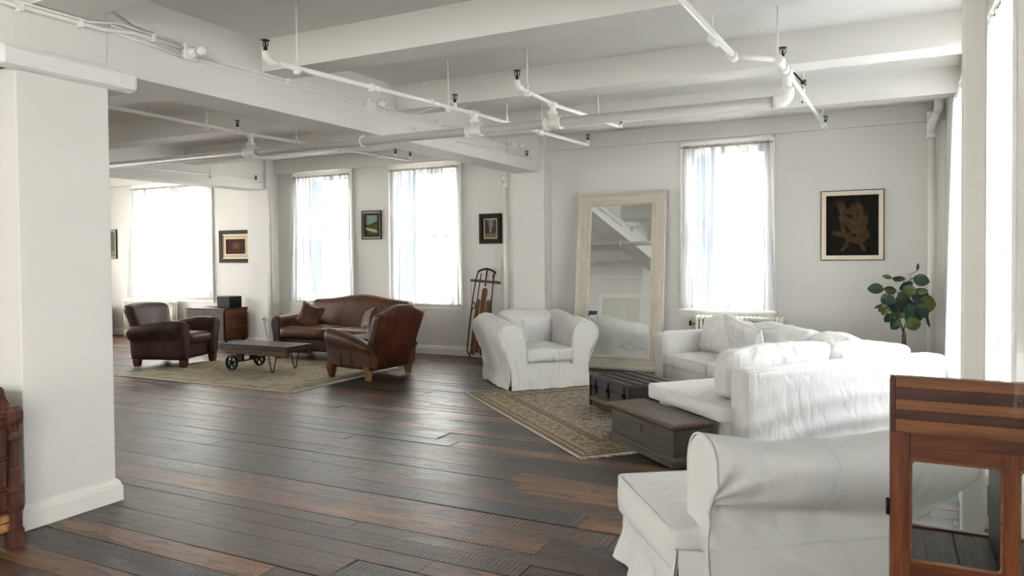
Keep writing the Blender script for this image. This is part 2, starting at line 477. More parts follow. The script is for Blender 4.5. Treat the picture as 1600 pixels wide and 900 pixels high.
class MB:
    """collects shapes; build() links them as ONE mesh object"""

    def __init__(s):
        s.v = []
        s.f = []
        s.sm = []

    def add(s, vs, fs, smooth=False, T=None):
        k = len(s.v)
        for p in vs:
            p = Vector(p)
            if T is not None:
                p = T @ p
            s.v.append(p)
        for f in fs:
            s.f.append(tuple(i + k for i in f))
            s.sm.append(smooth)
        return s

    def box(s, x0, x1, y0, y1, z0, z1, T=None, bev=0.0):
        if bev > 0:
            b = min(bev, abs(x1 - x0) * 0.45, abs(y1 - y0) * 0.45, abs(z1 - z0) * 0.45)
            bm = bmesh.new()
            bmesh.ops.create_cube(bm, size=1)
            for q in bm.verts:
                q.co = Vector(((x0 + x1) / 2 + q.co.x * (x1 - x0), (y0 + y1) / 2 + q.co.y * (y1 - y0), (z0 + z1) / 2 + q.co.z * (z1 - z0)))
            bmesh.ops.bevel(bm, geom=bm.edges[:], offset=b, segments=2, profile=0.5, affect='EDGES')
            bm.verts.index_update()
            s.add([q.co.copy() for q in bm.verts], [[q.index for q in f.verts] for f in bm.faces], False, T)
            bm.free()
            return s
        vs = [(x, y, z) for x in (x0, x1) for y in (y0, y1) for z in (z0, z1)]
        fs = [(0, 1, 3, 2), (4, 6, 7, 5), (0, 4, 5, 1), (2, 3, 7, 6), (0, 2, 6, 4), (1, 5, 7, 3)]
        return s.add(vs, fs, False, T)

    def tube(s, pts, r, n=10, caps=True, T=None, closed=False):
        pts = [Vector(p) for p in pts]
        rr = r if isinstance(r, (list, tuple)) else [r] * len(pts)
        m = len(pts)
        d0 = (pts[1] - pts[0]).normalized()
        ref = Vector((0, 0, 1)) if abs(d0.z) < 0.9 else Vector((1, 0, 0))
        u = d0.cross(ref).normalized()
        vs = []
        for i in range(m):
            if closed:
                d = (pts[(i + 1) % m] - pts[i - 1]).normalized()
            else:
                a = pts[max(i - 1, 0)]
                b = pts[min(i + 1, m - 1)]
                d = (b - a).normalized() if (b - a).length > 1e-9 else d0
            u = (u - d * u.dot(d)).normalized()
            w = d.cross(u)
            for k in range(n):
                a = 2 * PI * k / n
                vs.append(pts[i] + (u * math.cos(a) + w * math.sin(a)) * rr[i])
        fs = []
        for i in range(m if closed else m - 1):
            j = (i + 1) % m
            for k in range(n):
                k2 = (k + 1) % n
                fs.append((i * n + k, i * n + k2, j * n + k2, j * n + k))
        s.add(vs, fs, True, T)
        if caps and not closed:
            k0 = len(s.v) - len(vs)
            s.f.append(tuple(k0 + k for k in reversed(range(n))))
            s.sm.append(False)
            s.f.append(tuple(k0 + (m - 1) * n + k for k in range(n)))
            s.sm.append(False)
        return s

    def lathe(s, c, prof, n=16, axis=(0, 0, 1), T=None, smooth=True):
        c = Vector(c)
        ax = Vector(axis).normalized()
        u = ax.orthogonal().normalized()
        w = ax.cross(u)
        vs = []
        for r, h in prof:
            for k in range(n):
                a = 2 * PI * k / n
                vs.append(c + ax * h + (u * math.cos(a) + w * math.sin(a)) * max(r, 1e-4))
        fs = []
        for i in range(len(prof) - 1):
            for k in range(n):
                k2 = (k + 1) % n
                fs.append((i * n + k, i * n + k2, (i + 1) * n + k2, (i + 1) * n + k))
        fs.append(tuple(reversed(range(n))))
        fs.append(tuple((len(prof) - 1) * n + k for k in range(n)))
        return s.add(vs, fs, smooth, T)

    def loft(s, rings, smooth=True, caps=True, T=None):
        n = len(rings[0])
        vs = [p for r in rings for p in r]
        fs = []
        for i in range(len(rings) - 1):
            for k in range(n):
                k2 = (k + 1) % n
                fs.append((i * n + k, i * n + k2, (i + 1) * n + k2, (i + 1) * n + k))
        s.add(vs, fs, smooth, T)
        if caps:
            k0 = len(s.v) - len(vs)
            s.f.append(tuple(k0 + k for k in reversed(range(n))))
            s.sm.append(False)
            s.f.append(tuple(k0 + (len(rings) - 1) * n + k for k in range(n)))
            s.sm.append(False)
        return s

    def prism(s, poly, axis, a, b, T=None):
        """poly: 2-D points; axis 'X','Y','Z' is the extrusion axis"""
        def P(p, h):
            return {'X': (h, p[0], p[1]), 'Y': (p[0], h, p[1]), 'Z': (p[0], p[1], h)}[axis]
        return s.loft([[P(p, a) for p in poly], [P(p, b) for p in poly]], False, True, T)

    def rbox(s, size, r, n=(8, 8, 8), puff=(0, 0, 0), wr=0.0, wf=3.0, seed=0, warp=None, T=None, c=(0, 0, 0)):
        """rounded, puffed, wrinkled box centred on c"""
        hx, hy, hz = (k / 2 for k in size)
        r = min(r, hx, hy, hz)
        idx = {}
        vs = []
        fs = []

        def vid(i, j, k):
            key = (i, j, k)
            if key in idx:
                return idx[key]
            a, b, d = 2 * i / n[0] - 1, 2 * j / n[1] - 1, 2 * k / n[2] - 1
            p = Vector((a * hx, b * hy, d * hz))
            q = Vector((max(-hx + r, min(hx - r, p.x)), max(-hy + r, min(hy - r, p.y)), max(-hz + r, min(hz - r, p.z))))
            e = p - q
            if e.length > 1e-9:
                # spread samples evenly round the corner
                e = Vector([math.tan(t / r * PI / 4) * r if abs(t) > 1e-9 else 0 for t in e])
                p = q + e.normalized() * r
            no = Vector((a ** 5, b ** 5, d ** 5))
            if no.length > 1e-6:
                no.normalize()
            cx, cy, cz = 1 - a * a, 1 - b * b, 1 - d * d
            p.x += math.copysign(1, a) * puff[0] * cy * cz * abs(a) ** 3
            p.y += math.copysign(1, b) * puff[1] * cx * cz * abs(b) ** 3
            p.z += math.copysign(1, d) * puff[2] * cx * cy * abs(d) ** 3
            if wr:
                w = noise.noise(p * wf + Vector((seed * 7.3, seed * 3.1, seed)))
                w2 = 1 - abs(noise.noise(p * wf * 1.9 + Vector((seed, 5.5, seed * 2.2)))) * 2.4
                p += no * (w * 0.8 + w2 * 0.35) * wr
            if warp:
                p = Vector(warp(p))
            p += Vector(c)
            idx[key] = len(vs)
            vs.append(p)
            return idx[key]
        nx, ny, nz = n
        for i in range(nx):
            for j in range(ny):
                fs.append((vid(i, j, 0), vid(i, j + 1, 0), vid(i + 1, j + 1, 0), vid(i + 1, j, 0)))
                fs.append((vid(i, j, nz), vid(i + 1, j, nz), vid(i + 1, j + 1, nz), vid(i, j + 1, nz)))
        for i in range(nx):
            for k in range(nz):
                fs.append((vid(i, 0, k), vid(i + 1, 0, k), vid(i + 1, 0, k + 1), vid(i, 0, k + 1)))
                fs.append((vid(i, ny, k), vid(i, ny, k + 1), vid(i + 1, ny, k + 1), vid(i + 1, ny, k)))
        for j in range(ny):
            for k in range(nz):
                fs.append((vid(0, j, k), vid(0, j, k + 1), vid(0, j + 1, k + 1), vid(0, j + 1, k)))
                fs.append((vid(nx, j, k), vid(nx, j + 1, k), vid(nx, j + 1, k + 1), vid(nx, j, k + 1)))
        return s.add(vs, fs, True, T)

    def grid(s, fn, nu, nv, smooth=True, T=None):
        vs = [fn(i / nu, j / nv) for j in range(nv + 1) for i in range(nu + 1)]
        fs = [(j * (nu + 1) + i, j * (nu + 1) + i + 1, (j + 1) * (nu + 1) + i + 1, (j + 1) * (nu + 1) + i) for j in range(nv) for i in range(nu)]
        return s.add(vs, fs, smooth, T)

    def mesh(s, name, mat):
        me = bpy.data.meshes.new(name)
        me.from_pydata([tuple(p) for p in s.v], [], s.f)
        me.polygons.foreach_set('use_smooth', s.sm)
        if mat is not None:
            me.materials.append(M[mat] if isinstance(mat, str) else mat)
        me.update()
        return me

    def build(s, name, mat, parent=None, **kw):
        o = bpy.data.objects.new(name, s.mesh(name, mat))
        for k, v in kw.items():
            o[k] = v
        return link(o, parent)


def thing(name, label, cat, loc=(0, 0, 0), rotz=0.0, group=None):
    o = bpy.data.objects.new(name, None)
    o.empty_display_size = 0.1
    o.location = loc
    o.rotation_euler = (0, 0, rotz)
    o['label'] = label
    o['category'] = cat
    if group:
        o['group'] = group
    return link(o)


def tag(o, label, cat, group=None):
    o['label'] = label
    o['category'] = cat
    if group:
        o['group'] = group
    return o


def struct(o):
    o['kind'] = 'structure'
    return o


def arc(cx, cy, r, a0, a1, n):
    return [(cx + r * math.cos(a0 + (a1 - a0) * i / n), cy + r * math.sin(a0 + (a1 - a0) * i / n)) for i in range(n + 1)]

# ================================================================ ROOM SHELL
XL, YF = -15.0, 1.60       # left end wall, closet wall of the middle bays
ZC = 3.27

fl = MB()
fl.box(XL - 0.3, WR + 0.3, -4.3, YB + 0.3, -0.25, -0.034)
floor = struct(fl.build('floor', 'gap'))


def in_view(x, y):
    d = Vector((x, y, -1.55))
    w = d.dot(F)
    if w < 0.3:
        return False
    px = 800 + 1150.78 * d.dot(R2) / w
    py = 424 - 1150.78 * d.dot(U2) / w
    return -30 < px < 1630 and py < 940


pr = random.Random(11)
rest = MB()
rest_tone = []
y = -4.2
count = 0
while y < YB + 0.02:
    w = pr.choice([0.12, 0.14, 0.16, 0.17, 0.19, 0.21, 0.24])
    x = XL + pr.uniform(-2.2, 0)
    while x < WR:
        L = pr.choice([1.1, 1.6, 2.1, 2.6, 3.2, 3.8]) * pr.uniform(0.85, 1.15)
        x0, x1 = max(x, XL), min(x + L, WR)
        x += L
        if x1 - x0 < 0.05:
            continue
        tl = pr.gauss(0, 0.0075)
        tx = pr.gauss(0, 0.0015)
        zz = pr.uniform(-0.0022, 0.0)
        cup = pr.uniform(-0.0002, 0.0004)
        g = 0.0017
        vs = []
        ks = (0, 0.0022 / w, 0.33, 0.67, 1 - 0.0022 / w, 1)
        ny = len(ks) - 1
        for ix, xx in enumerate((x0 + 0.0015, x1 - 0.0015)):
            for k in range(ny + 1):
                t = 2 * ks[k] - 1
                yy = y + g + (w - 2 * g) * ks[k]
                z = zz + cup * (1 - t * t) + t * w * 0.5 * tl + (ix * 2 - 1) * tx
                if k in (0, ny):
                    z -= 0.0020
                vs.append((xx, yy, z))
            vs.append((xx, y + w - g, -0.034))
            vs.append((xx, y + g, -0.034))
        n1 = ny + 3
        fs = [(k, n1 + k, n1 + k + 1, k + 1) for k in range(ny)]
        fs += [(ny, n1 + ny, n1 + ny + 1, ny + 1), (ny + 2, n1 + ny + 2, n1, 0)]
        fs += [tuple(range(n1)), tuple(reversed(range(n1, 2 * n1)))]
        tone = (pr.random() ** 1.1, pr.random(), pr.random(), 1)
        cands = [(x0, y), (x1, y), ((x0 + x1) / 2, y), (x0 * .75 + x1 * .25, y), (x0 * .25 + x1 * .75, y)]
        vis = any(in_view(*q) for q in cands) and y > 1.3 and count < 292
        if vis and not (y < 1.9 and x1 < -4.6):
            m = MB()
            m.add(vs, fs, True)
            m.sm = [False] * len(m.sm)
            o = m.build('floor_plank', 'plank', floor)
            a = o.data.attributes.new('tone', 'FLOAT_COLOR', 'POINT')
            a.data.foreach_set('color', tone * len(o.data.vertices))
            count += 1
        else:
            rest.add(vs, fs, False)
            rest_tone += list(tone) * len(vs)
    y += w
o = rest.build('floor_planks', 'plank', floor, kind='stuff')
a = o.data.attributes.new('tone', 'FLOAT_COLOR', 'POINT')
a.data.foreach_set('color', rest_tone)

# ceiling
struct(MB().box(XL - 0.3, WR + 0.3, -4.3, YB + 0.3, ZC, ZC + 0.25).build('ceiling', 'ceil'))


def wall_x(name, y0, y1, x0, x1, openings, z0=-0.2, z1=ZC, mat='wall'):
    """wall parallel to X; openings (x0, x1, z0, z1)"""
    m = MB()
    x = x0
    for a, b, c, d in sorted(openings):
        m.box(x, a, y0, y1, z0, z1)
        m.box(a, b, y0, y1, z0, c)
        m.box(a, b, y0, y1, d, z1)
        x = b
    m.box(x, x1, y0, y1, z0, z1)
    return struct(m.build(name, mat))


def wall_y(name, x0, x1, y0, y1, openings, z0=-0.2, z1=ZC, mat='wall'):
    m = MB()
    y = y0
    for a, b, c, d in sorted(openings):
        m.box(x0, x1, y, a, z0, z1)
        m.box(x0, x1, a, b, z0, c)
        m.box(x0, x1, a, b, d, z1)
        y = b
    m.box(x0, x1, y, y1, z0, z1)
    return struct(m.build(name, mat))


wall_x('wall_back', YB, YB + 0.28, XL - 0.3, WR + 0.28, [(a, b, BW0, BW1) for a, b in BACKWIN])
wall_y('wall_right', WR, WR + 0.28, -4.3, YB, [(a, b, c, d) for a, b, c, d in RIGHTWIN])
wall_y('wall_left', XL - 0.28, XL, 1.3, YB, [(a, b, BW0, BW1) for a, b in ADDED_LEFTWIN])
wall_x('wall_closets', YF - 0.2, YF, XL, -4.62, [])
wall_y('wall_partition', -4.78, -4.62, -4.3, YF, [])
wall_x('wall_front', -4.5, -4.2, -4.78, WR + 0.28, [(a, b, BW0, BW1) for a, b in ADDED_FRONTWIN])

# piers, pilasters, girders, beams
struct(MB().box(-4.95, -4.40, 2.48, 3.04, 0, ZC, bev=0.006).build('pier', 'wall'))
struct(MB().box(-4.824, -4.325, 9.58, YB, 0, ZC, bev=0.004).build('pilaster', 'wall'))
struct(MB().box(-10.11, -9.64, 9.58, YB, 0, ZC, bev=0.004).build('pilaster', 'wall'))
struct(MB().box(-4.80, -4.40, -4.2, 2.48, 2.74, ZC).build('girder', 'wall'))
struct(MB().box(-4.80, -4.40, 3.04, 9.58, 2.74, ZC).build('girder', 'wall'))
struct(MB().box(-10.08, -9.70, YF, 9.58, 2.74, ZC).build('girder', 'wall'))
for i, (ya, yb) in enumerate([(-2.9, -2.6), (-1.05, -0.75), (0.75, 1.03), (2.56, 2.86), (4.34, 4.63), (6.12, 6.40), (7.94, 8.18)]):
    struct(MB().box(-4.40, WR, ya, yb, 3.02, ZC).build('ceiling_beam', 'wall'))
    if i > 3:
        struct(MB().box(-9.70, -4.80, ya, yb, 3.02, ZC).build('ceiling_beam', 'wall'))
        struct(MB().box(XL, -10.08, ya, yb, 3.02, ZC).build('ceiling_beam', 'wall'))
struct(MB().box(-9.70, -4.80, 2.56, 2.86, 3.02, ZC).build('ceiling_beam', 'wall'))
# beams that run along the back wall
struct(MB().box(-4.325, WR, 9.79, YB, 3.065, ZC).build('wall_ledge', 'wall'))
struct(MB().box(-9.64, -4.824, 9.76, YB, 3.03, ZC).build('wall_ledge', 'wall'))
struct(MB().box(XL, -10.11, 9.76, YB, 3.03, ZC).build('wall_ledge', 'wall'))
# shallow corner pilaster on the right wall beyond the window
struct(MB().box(0.585, WR, 8.05, 8.45, 0, ZC).build('pilaster', 'wall'))
# free standing square post
struct(MB().box(0.345, 0.445, 4.27, 4.37, 0, ZC, bev=0.012).build('post', 'wall'))
# mullion pilaster of the right wall, next to the big window
struct(MB().box(0.575, WR, 4.16, 4.50, 0, ZC, bev=0.006).build('pilaster', 'wall'))
struct(MB().box(0.55, WR, 3.55, 4.12, 0, ZC, bev=0.006).build('pilaster', 'trim'))


def base_profile(h=0.145, t=0.03):
    return [(0, 0), (t, 0), (t, h * 0.66), (t * 0.72, h * 0.72), (t * 0.72, h * 0.80), (t * 0.4, h * 0.92), (0, h)]


def baseboard(name, p0, p1, out, h=0.145, t=0.03):
    """p0->p1 along the wall foot, out = unit vector away from the wall"""
    m = MB()
    pf = base_profile(h, t)
    rings = [[(p[0] + out[0] * u, p[1] + out[1] * u, z + 0.001) for u, z in pf] for p in (p0, p1)]
    m.loft(rings, False)
    return struct(m.build(name, 'base'))




def baseboard_box(name, x0, x1, y0, y1, h=0.145, t=0.03):
    rings = [[(x0 - u, y0 - u, z + 0.001), (x1 + u, y0 - u, z + 0.001), (x1 + u, y1 + u, z + 0.001), (x0 - u, y1 + u, z + 0.001)] for u, z in base_profile(h, t)]
    return struct(MB().loft(rings, False, False).build(name, 'base'))


baseboard_box('baseboard_pier', -4.95, -4.40, 2.48, 3.04)
baseboard_box('baseboard_pilaster', -4.824, -4.325, 9.58, 9.88, 0.14, 0.028)
baseboard_box('baseboard_pilaster', -10.11, -9.64, 9.58, 9.88, 0.14, 0.028)
baseboard('baseboard_back', (-9.61, YB), (-4.85, YB), (0, -1), 0.14, 0.028)
baseboard('baseboard_back', (-4.325, YB), (WR, YB), (0, -1), 0.14, 0.028)
baseboard('baseboard_back', (XL, YB), (-10.14, YB), (0, -1), 0.14, 0.028)
baseboard('baseboard_right', (WR, 4.55), (WR, 8.0), (-1, 0), 0.14, 0.028)

# trim line high on the closet wall, seen in the mirror
struct(MB().box(XL, -4.8, YF, YF + 0.04, 2.83, 2.90).build('trim_1', 'trim'))


# ---------------------------------------------------------------- windows
def sash_unit(x0, x1, z0, z1, T, parent, depth=0.04):
    """double hung unit built in local XZ plane, y 0 = room side"""
    zm = z0 + (z1 - z0) * 0.495
    for nm, a, b, yy in (('upper_sash', zm - 0.02, z1, 0.055), ('lower_sash', z0, zm + 0.025, 0.01)):
        m = MB()
        w = 0.045
        m.box(x0, x0 + w, yy, yy + depth, a, b, T)
        m.box(x1 - w, x1, yy, yy + depth, a, b, T)
        m.box(x0 + w, x1 - w, yy, yy + depth, b - w, b, T)
        m.box(x0 + w, x1 - w, yy, yy + depth, a, a + w * (1.4 if nm == 'lower_sash' else 1), T)
        s = m.build(nm, 'trim', parent)
        MB().box(x0 + w - 0.004, x1 - w + 0.004, yy + depth / 2 - 0.002, yy + depth / 2 + 0.002, a + w - 0.004, b - w + 0.004, T).build('pane', 'glass', s)


def window(idx, a, b, z0, z1, T, units=1, cas=0.085, apron=True):
    """local frame: x along the wall, y outwards (0 = wall face), z up"""
    m = MB()
    # jamb liner
    d = 0.26
    m.box(a, a + 0.03, 0.02, d, z0, z1, T)
    m.box(b - 0.03, b, 0.02, d, z0, z1, T)
    m.box(a, b, 0.02, d, z1 - 0.03, z1, T)
    m.box(a, b, 0.02, d, z0, z0 + 0.03, T)
    if units == 2:
        c = (a + b) / 2
        m.box(c - 0.05, c + 0.05, 0.08, d, z0, z1, T)
    w = struct(m.build('window_%d' % idx, 'trim'))
    k = MB()
    for u0, u1, v0, v1 in ((a - cas, a + 0.012, z0 - 0.02, z1 + cas), (b - 0.012, b + cas, z0 - 0.02, z1 + cas), (a + 0.012, b - 0.012, z1 - 0.012, z1 + cas)):
        k.box(u0, u1, -0.018, 0.004, v0, v1, T)
    for u0, u1, v0, v1 in ((a - cas, a - cas + 0.022, z0 - 0.02, z1 + cas), (b + cas - 0.022, b + cas, z0 - 0.02, z1 + cas), (a - cas, b + cas, z1 + cas - 0.022, z1 + cas)):
        k.box(u0, u1, -0.032, -0.016, v0, v1, T)
    k.build('casing', 'trim', w)
    s = MB().box(a - cas - 0.03, b + cas + 0.03, -0.06, 0.10, z0 - 0.035, z0 - 0.002, T, bev=0.006)
    s.build('sill', 'trim', w)
    if apron:
        MB().box(a - cas, b + cas, -0.02, 0.0, z0 - 0.105, z0 - 0.035, T).build('apron', 'trim', w)
    xs = [(a + 0.03, b - 0.03)] if units == 1 else [(a + 0.03, (a + b) / 2 - 0.05), ((a + b) / 2 + 0.05, b - 0.03)]
    for u0, u1 in xs:
        sash_unit(u0, u1, z0 + 0.03, z1 - 0.03, T @ Matrix.Translation((0, 0.13, 0)), w)
    return w


TB = Matrix.Translation((0, YB, 0))
for i, (a, b) in enumerate(BACKWIN):
    window(i + 1, a, b, BW0, BW1, TB, 2 if i == 0 else 1)
# right wall: local x -> world -y, local y -> world +x
TR = Matrix(((0, 1, 0, WR), (-1, 0, 0, 0), (0, 0, 1, 0), (0, 0, 0, 1)))
for i, (y0, y1, z0, z1) in enumerate(RIGHTWIN):
    window(i + 5, -y1, -y0, z0, z1, TR, 2, 0.10)

TFt = Matrix(((-1, 0, 0, 0), (0, -1, 0, -4.2), (0, 0, 1, 0), (0, 0, 0, 1)))
for i, (x0, x1) in enumerate(ADDED_FRONTWIN):
    window(i + 8, -x1, -x0, BW0, BW1, TFt, 1)
TLf = Matrix(((0, -1, 0, XL), (1, 0, 0, 0), (0, 0, 1, 0), (0, 0, 0, 1)))
for i, (y0, y1) in enumerate(ADDED_LEFTWIN):
    window(i + 10, y0, y1, BW0, BW1, TLf, 1)

# closet doors on the wall seen in the mirror
dr = MB()
dr.box(-6.46, -6.36, YF, YF + 0.03, 0, 2.42)
dr.box(-4.90, -4.80, YF, YF + 0.03, 0, 2.42)
dr.box(-6.46, -4.80, YF, YF + 0.035, 2.33, 2.43)
door = struct(dr.build('door_1', 'trim'))
dl = MB().box(-6.36, -5.69, YF + 0.004, YF + 0.022, 0.012, 2.33).build('door_leaf', 'door', door)
MB().box(-6.33, -6.31, YF + 0.022, YF + 0.035, 1.0, 1.16).build('door_pull', 'black', dl)
MB().box(-5.70, -4.90, YF + 0.002, YF + 0.014, 0.012, 2.33).build('door_leaf', 'door', door)

# access panel behind the sled
o = MB().box(-5.50, -5.16, 9.838, YB, 0.92, 1.52).build('access_panel', 'wall')
tag(o, 'flat white wall panel set in the plaster behind the sled', 'wall panel')


# ---------------------------------------------------------------- curtains
def curtain(name_label, x0, x1, z0, z1, T, amp=0.022, folds=13, flare=0.03, spread=0.05, seed=1, y0=-0.045, hem=0.02, group='sheer window curtains', mat='curtain'):
    """sheer panel in the local frame of window(); hangs on a thin rod"""
    r = random.Random(seed)
    ph = [r.uniform(0, 6.28) for _ in range(6)]
    W = x1 - x0

    def P(u, v):
        t = u + 0.035 * math.sin(2 * PI * u * 1.4 + ph[4]) * v + 0.008 * math.sin(9 * u + 3 * v + ph[0])
        x = x0 + W * t
        x += (u - 0.5) * spread * v ** 2
        k = (0.55 + 0.65 * noise.noise(Vector((u * 5, seed, 0))))
        y = y0 - flare * v
        y -= amp * k * math.sin(2 * PI * folds * t + ph[1] + 0.6 * math.sin(3 * v + ph[2])) * (0.55 + 0.45 * v)
        y -= amp * 0.4 * math.sin(2 * PI * folds * 2.3 * t + ph[3]) * (1 - v * 0.6)
        z = z1 - (z1 - z0) * v
        if v > 0.97:
            z += hem * noise.noise(Vector((u * 4, seed * 3.3, 1)))
        y = min(y, y0 + 0.03)
        return (x, y, z)
    root = thing('curtain', name_label, 'curtain', T @ Vector(((x0 + x1) / 2, y0, z0)), 0, group)
    Ti = Matrix.Translation(-root.location) @ T
    MB().grid(P, 150, 26, True, Ti).build('sheer_panel', mat, root)
    MB().grid(lambda u, v: (P(u, 0)[0], P(u, 0)[1] - 0.004 * math.sin(u * 300), z1 - 0.012 + 0.035 * v), 110, 1, True, Ti).build('ruffle_heading', mat, root)
    MB().tube([(x0 - 0.03, y0 - 0.005, z1 - 0.004), (x1 + 0.03, y0 - 0.005, z1 - 0.004)], 0.006, 8, True, Ti).build('curtain_rod', 'brass', root)
    return root


curtain('wide sheer white curtain on the far left window above the radiator', -13.55, -11.33, 0.80, 2.94, TB, 0.03, 11, 0.03, 0.10, 3, -0.05, 0.03)
curtain('sheer white curtain on the window left of the green landscape picture', -9.24, -8.02, 0.79, 2.94, TB, 0.02, 9, 0.03, 0.14, 5, -0.05)
curtain('sheer white curtain on the window between the two small pictures', -7.17, -5.90, 0.79, 2.94, TB, 0.02, 10, 0.03, 0.06, 8, -0.05)
curtain('gathered sheer white curtain on the window right of the leaning mirror', -2.40, -1.29, 0.835, 2.965, TB, 0.020, 19, 0.02, 0.06, 12, -0.05)
# right wall: far panel and near panel of the tall window
curtain('long sheer white curtain on the right wall beyond the square post', -7.98, -6.66, 0.32, 2.92, TR, 0.03, 9, 0.06, 0.12, 21, -0.05, 0.06, mat='curtain_dense')
curtain('long sheer white curtain on the right wall nearer than the square post', -6.42, -4.64, 0.30, 2.92, TR, 0.03, 10, 0.04, 0.06, 25, -0.05, 0.04, mat='curtain_dense')
curtain('sheer white curtain on the right wall beside the glass cabinet', -3.15, -2.3, 0.74, 2.94, TR, 0.03, 10, 0.03, 0.06, 27, -0.05, 0.04, mat='curtain_dense')

curtain('sheer white curtain on the wide right wall window behind the camera', 0.25, 2.55, 0.74, 2.94, TR, 0.03, 18, 0.03, 0.06, 29, -0.05, 0.04)  # unseen sheer added to cut the light from this window

# ---------------------------------------------------------------- outside
st = MB().box(-60, 60, -40, 60, -9.2, -9.0).build('street', 'street')
struct(st)


def far_building(label, x0, x1, y0, y1, z1, cols, rows, face='Y'):
    b = thing('apartment_building', label, 'building', ((x0 + x1) / 2, (y0 + y1) / 2, -9.0), 0, 'buildings across the street')
    T = Matrix.Translation(-b.location)
    MB().box(x0, x1, y0, y1, -9, z1, T).build('facade', 'brick', b)
    MB().box(x0 - 0.3, x1 + 0.3, y0 - 0.3, y1 + 0.3, z1, z1 + 0.5, T).build('cornice', 'stone', b)
    for i in range(cols):
        for j in range(rows):
            z = -8 + (z1 + 8) * (j + 0.3) / rows
            if face == 'Y':
                x = x0 + (x1 - x0) * (i + 0.5) / cols
                MB().box(x - 0.6, x + 0.6, y0 - 0.06, y0, z, z + 1.9, T).build('window', 'far_glass', b)
            else:
                yy = y0 + (y1 - y0) * (i + 0.5) / cols
                MB().box(x0 - 0.06, x0, yy - 0.6, yy + 0.6, z, z + 1.9, T).build('window', 'far_glass', b)


far_building('blue-grey building across the street seen through the curtain right of the mirror', -14.0, -5.4, 26, 27.5, 9, 4, 6)
far_building('narrow building across the street seen through the curtain between the small pictures', -21.2, -18.7, 26, 27.5, 12, 1, 7)
far_building('building across the street seen through the curtain left of the green landscape', -28.0, -24.1, 26, 27.5, 12, 3, 7)
far_building('slim building across the street seen through the far left curtain', -38.5, -35.9, 26, 27.5, 14, 1, 8)

# ================================================================ PIPES AND CEILING FITTINGS
MX, MZ = 5.80, 2.68    # main pipe: runs along X at y = MX


def fitting(parent, c, ax, r, L, name='pipe_fitting', mat='pipe'):
    """banded coupling"""
    prof = [(r * 0.9, -L / 2), (r * 1.12, -L / 2), (r * 1.12, -L / 2 + L * 0.18), (r, -L / 2 + L * 0.24), (r, L / 2 - L * 0.24), (r * 1.12, L / 2 - L * 0.18), (r * 1.12, L / 2), (r * 0.9, L / 2)]
    return MB().lathe(c, prof, 14, ax).build(name, mat, parent)


def head(parent, p, up=True):
    """upright sprinkler head: frame arms and toothed deflector"""
    x, y, z = p
    m = MB()
    m.lathe((x, y, z), [(0.013, 0), (0.013, 0.018), (0.008, 0.022), (0.008, 0.03)], 10)
    h = m.build('sprinkler_head', 'black', parent)
    f = MB()
    for s in (-1, 1):
        f.tube([(x + s * 0.008, y, z + 0.022), (x + s * 0.022, y, z + 0.035), (x + s * 0.02, y, z + 0.055), (x + s * 0.004, y, z + 0.07)], 0.0035, 6)
    f.lathe((x, y, z + 0.022), [(0.005, 0), (0.007, 0.02), (0.003, 0.045)], 8)
    f.build('head_frame', 'black', h)
    d = MB()
    n = 16
    poly = []
    for k in range(n * 2):
        a = PI * k / n
        rr = 0.029 if k % 2 else 0.021
        poly.append((x + rr * math.cos(a), y + rr * math.sin(a)))
    d.prism(poly, 'Z', z + 0.068, z + 0.072)
    d.build('deflector', 'black', h)


def rod(parent, p, ztop, r=0.0055):
    x, y, z = p
    MB().tube([(x, y, z), (x, y, ztop)], r, 8).build('hanger_rod', 'pipe', parent)
    m = MB()
    m.tube([(x, y, z + 0.0), (x, y, z + 0.06)], 0.012, 8)
    m.lathe((x, y, z - 0.016), [(0.021, -0.012), (0.027, -0.012), (0.027, 0.012), (0.021, 0.012)], 12, (0, 1, 0))
    m.build('pipe_clamp', 'pipe', parent)


# main
main = thing('sprinkler_main_pipe', 'thick grey-white main pipe crossing under both girders across the whole room', 'pipe', (-5, MX, MZ))
Tm = Matrix.Translation((5, -MX, -MZ))
MB().tube([(-10.0, MX, MZ), (-0.70, MX, MZ)], 0.041, 18, True, Tm).build('pipe_run', 'pipe_main', main)
for tx in (-6.05, -3.30, -2.53):
    m = MB()
    for s in (-1, 1):
        m.lathe((tx + s * 0.062, MX, MZ), [(0.043, -0.016), (0.056, -0.016), (0.056, 0.016), (0.043, 0.016)], 18, (1, 0, 0), Tm)
    m.lathe((tx, MX, MZ), [(0.047, -0.06), (0.047, 0.06)], 18, (1, 0, 0), Tm)
    m.lathe((tx, MX, MZ), [(0.036, 0), (0.036, 0.075), (0.042, 0.075), (0.042, 0.1), (0.03, 0.1)], 14, (0, 0, 1), Tm)
    m.build('tee_fitting', 'pipe', main)
    MB().tube([(tx, MX, MZ + 0.08), (tx, MX, MZ + 0.17)], 0.027, 12, True, Tm).build('riser', 'pipe', main)
# strap hanger under the girder
m = MB()
m.tube([(-4.56 + 0.0, MX + 0.048 * math.cos(a), MZ + 0.048 * math.sin(a)) for a in [PI * 2 * k / 20 for k in range(20)]], 0.008, 6, True, Tm, True)
m.tube([(-4.56, MX, MZ + 0.05), (-4.56, MX, 2.742)], 0.012, 8, True, Tm)
m.build('strap_hanger', 'pipe', main)
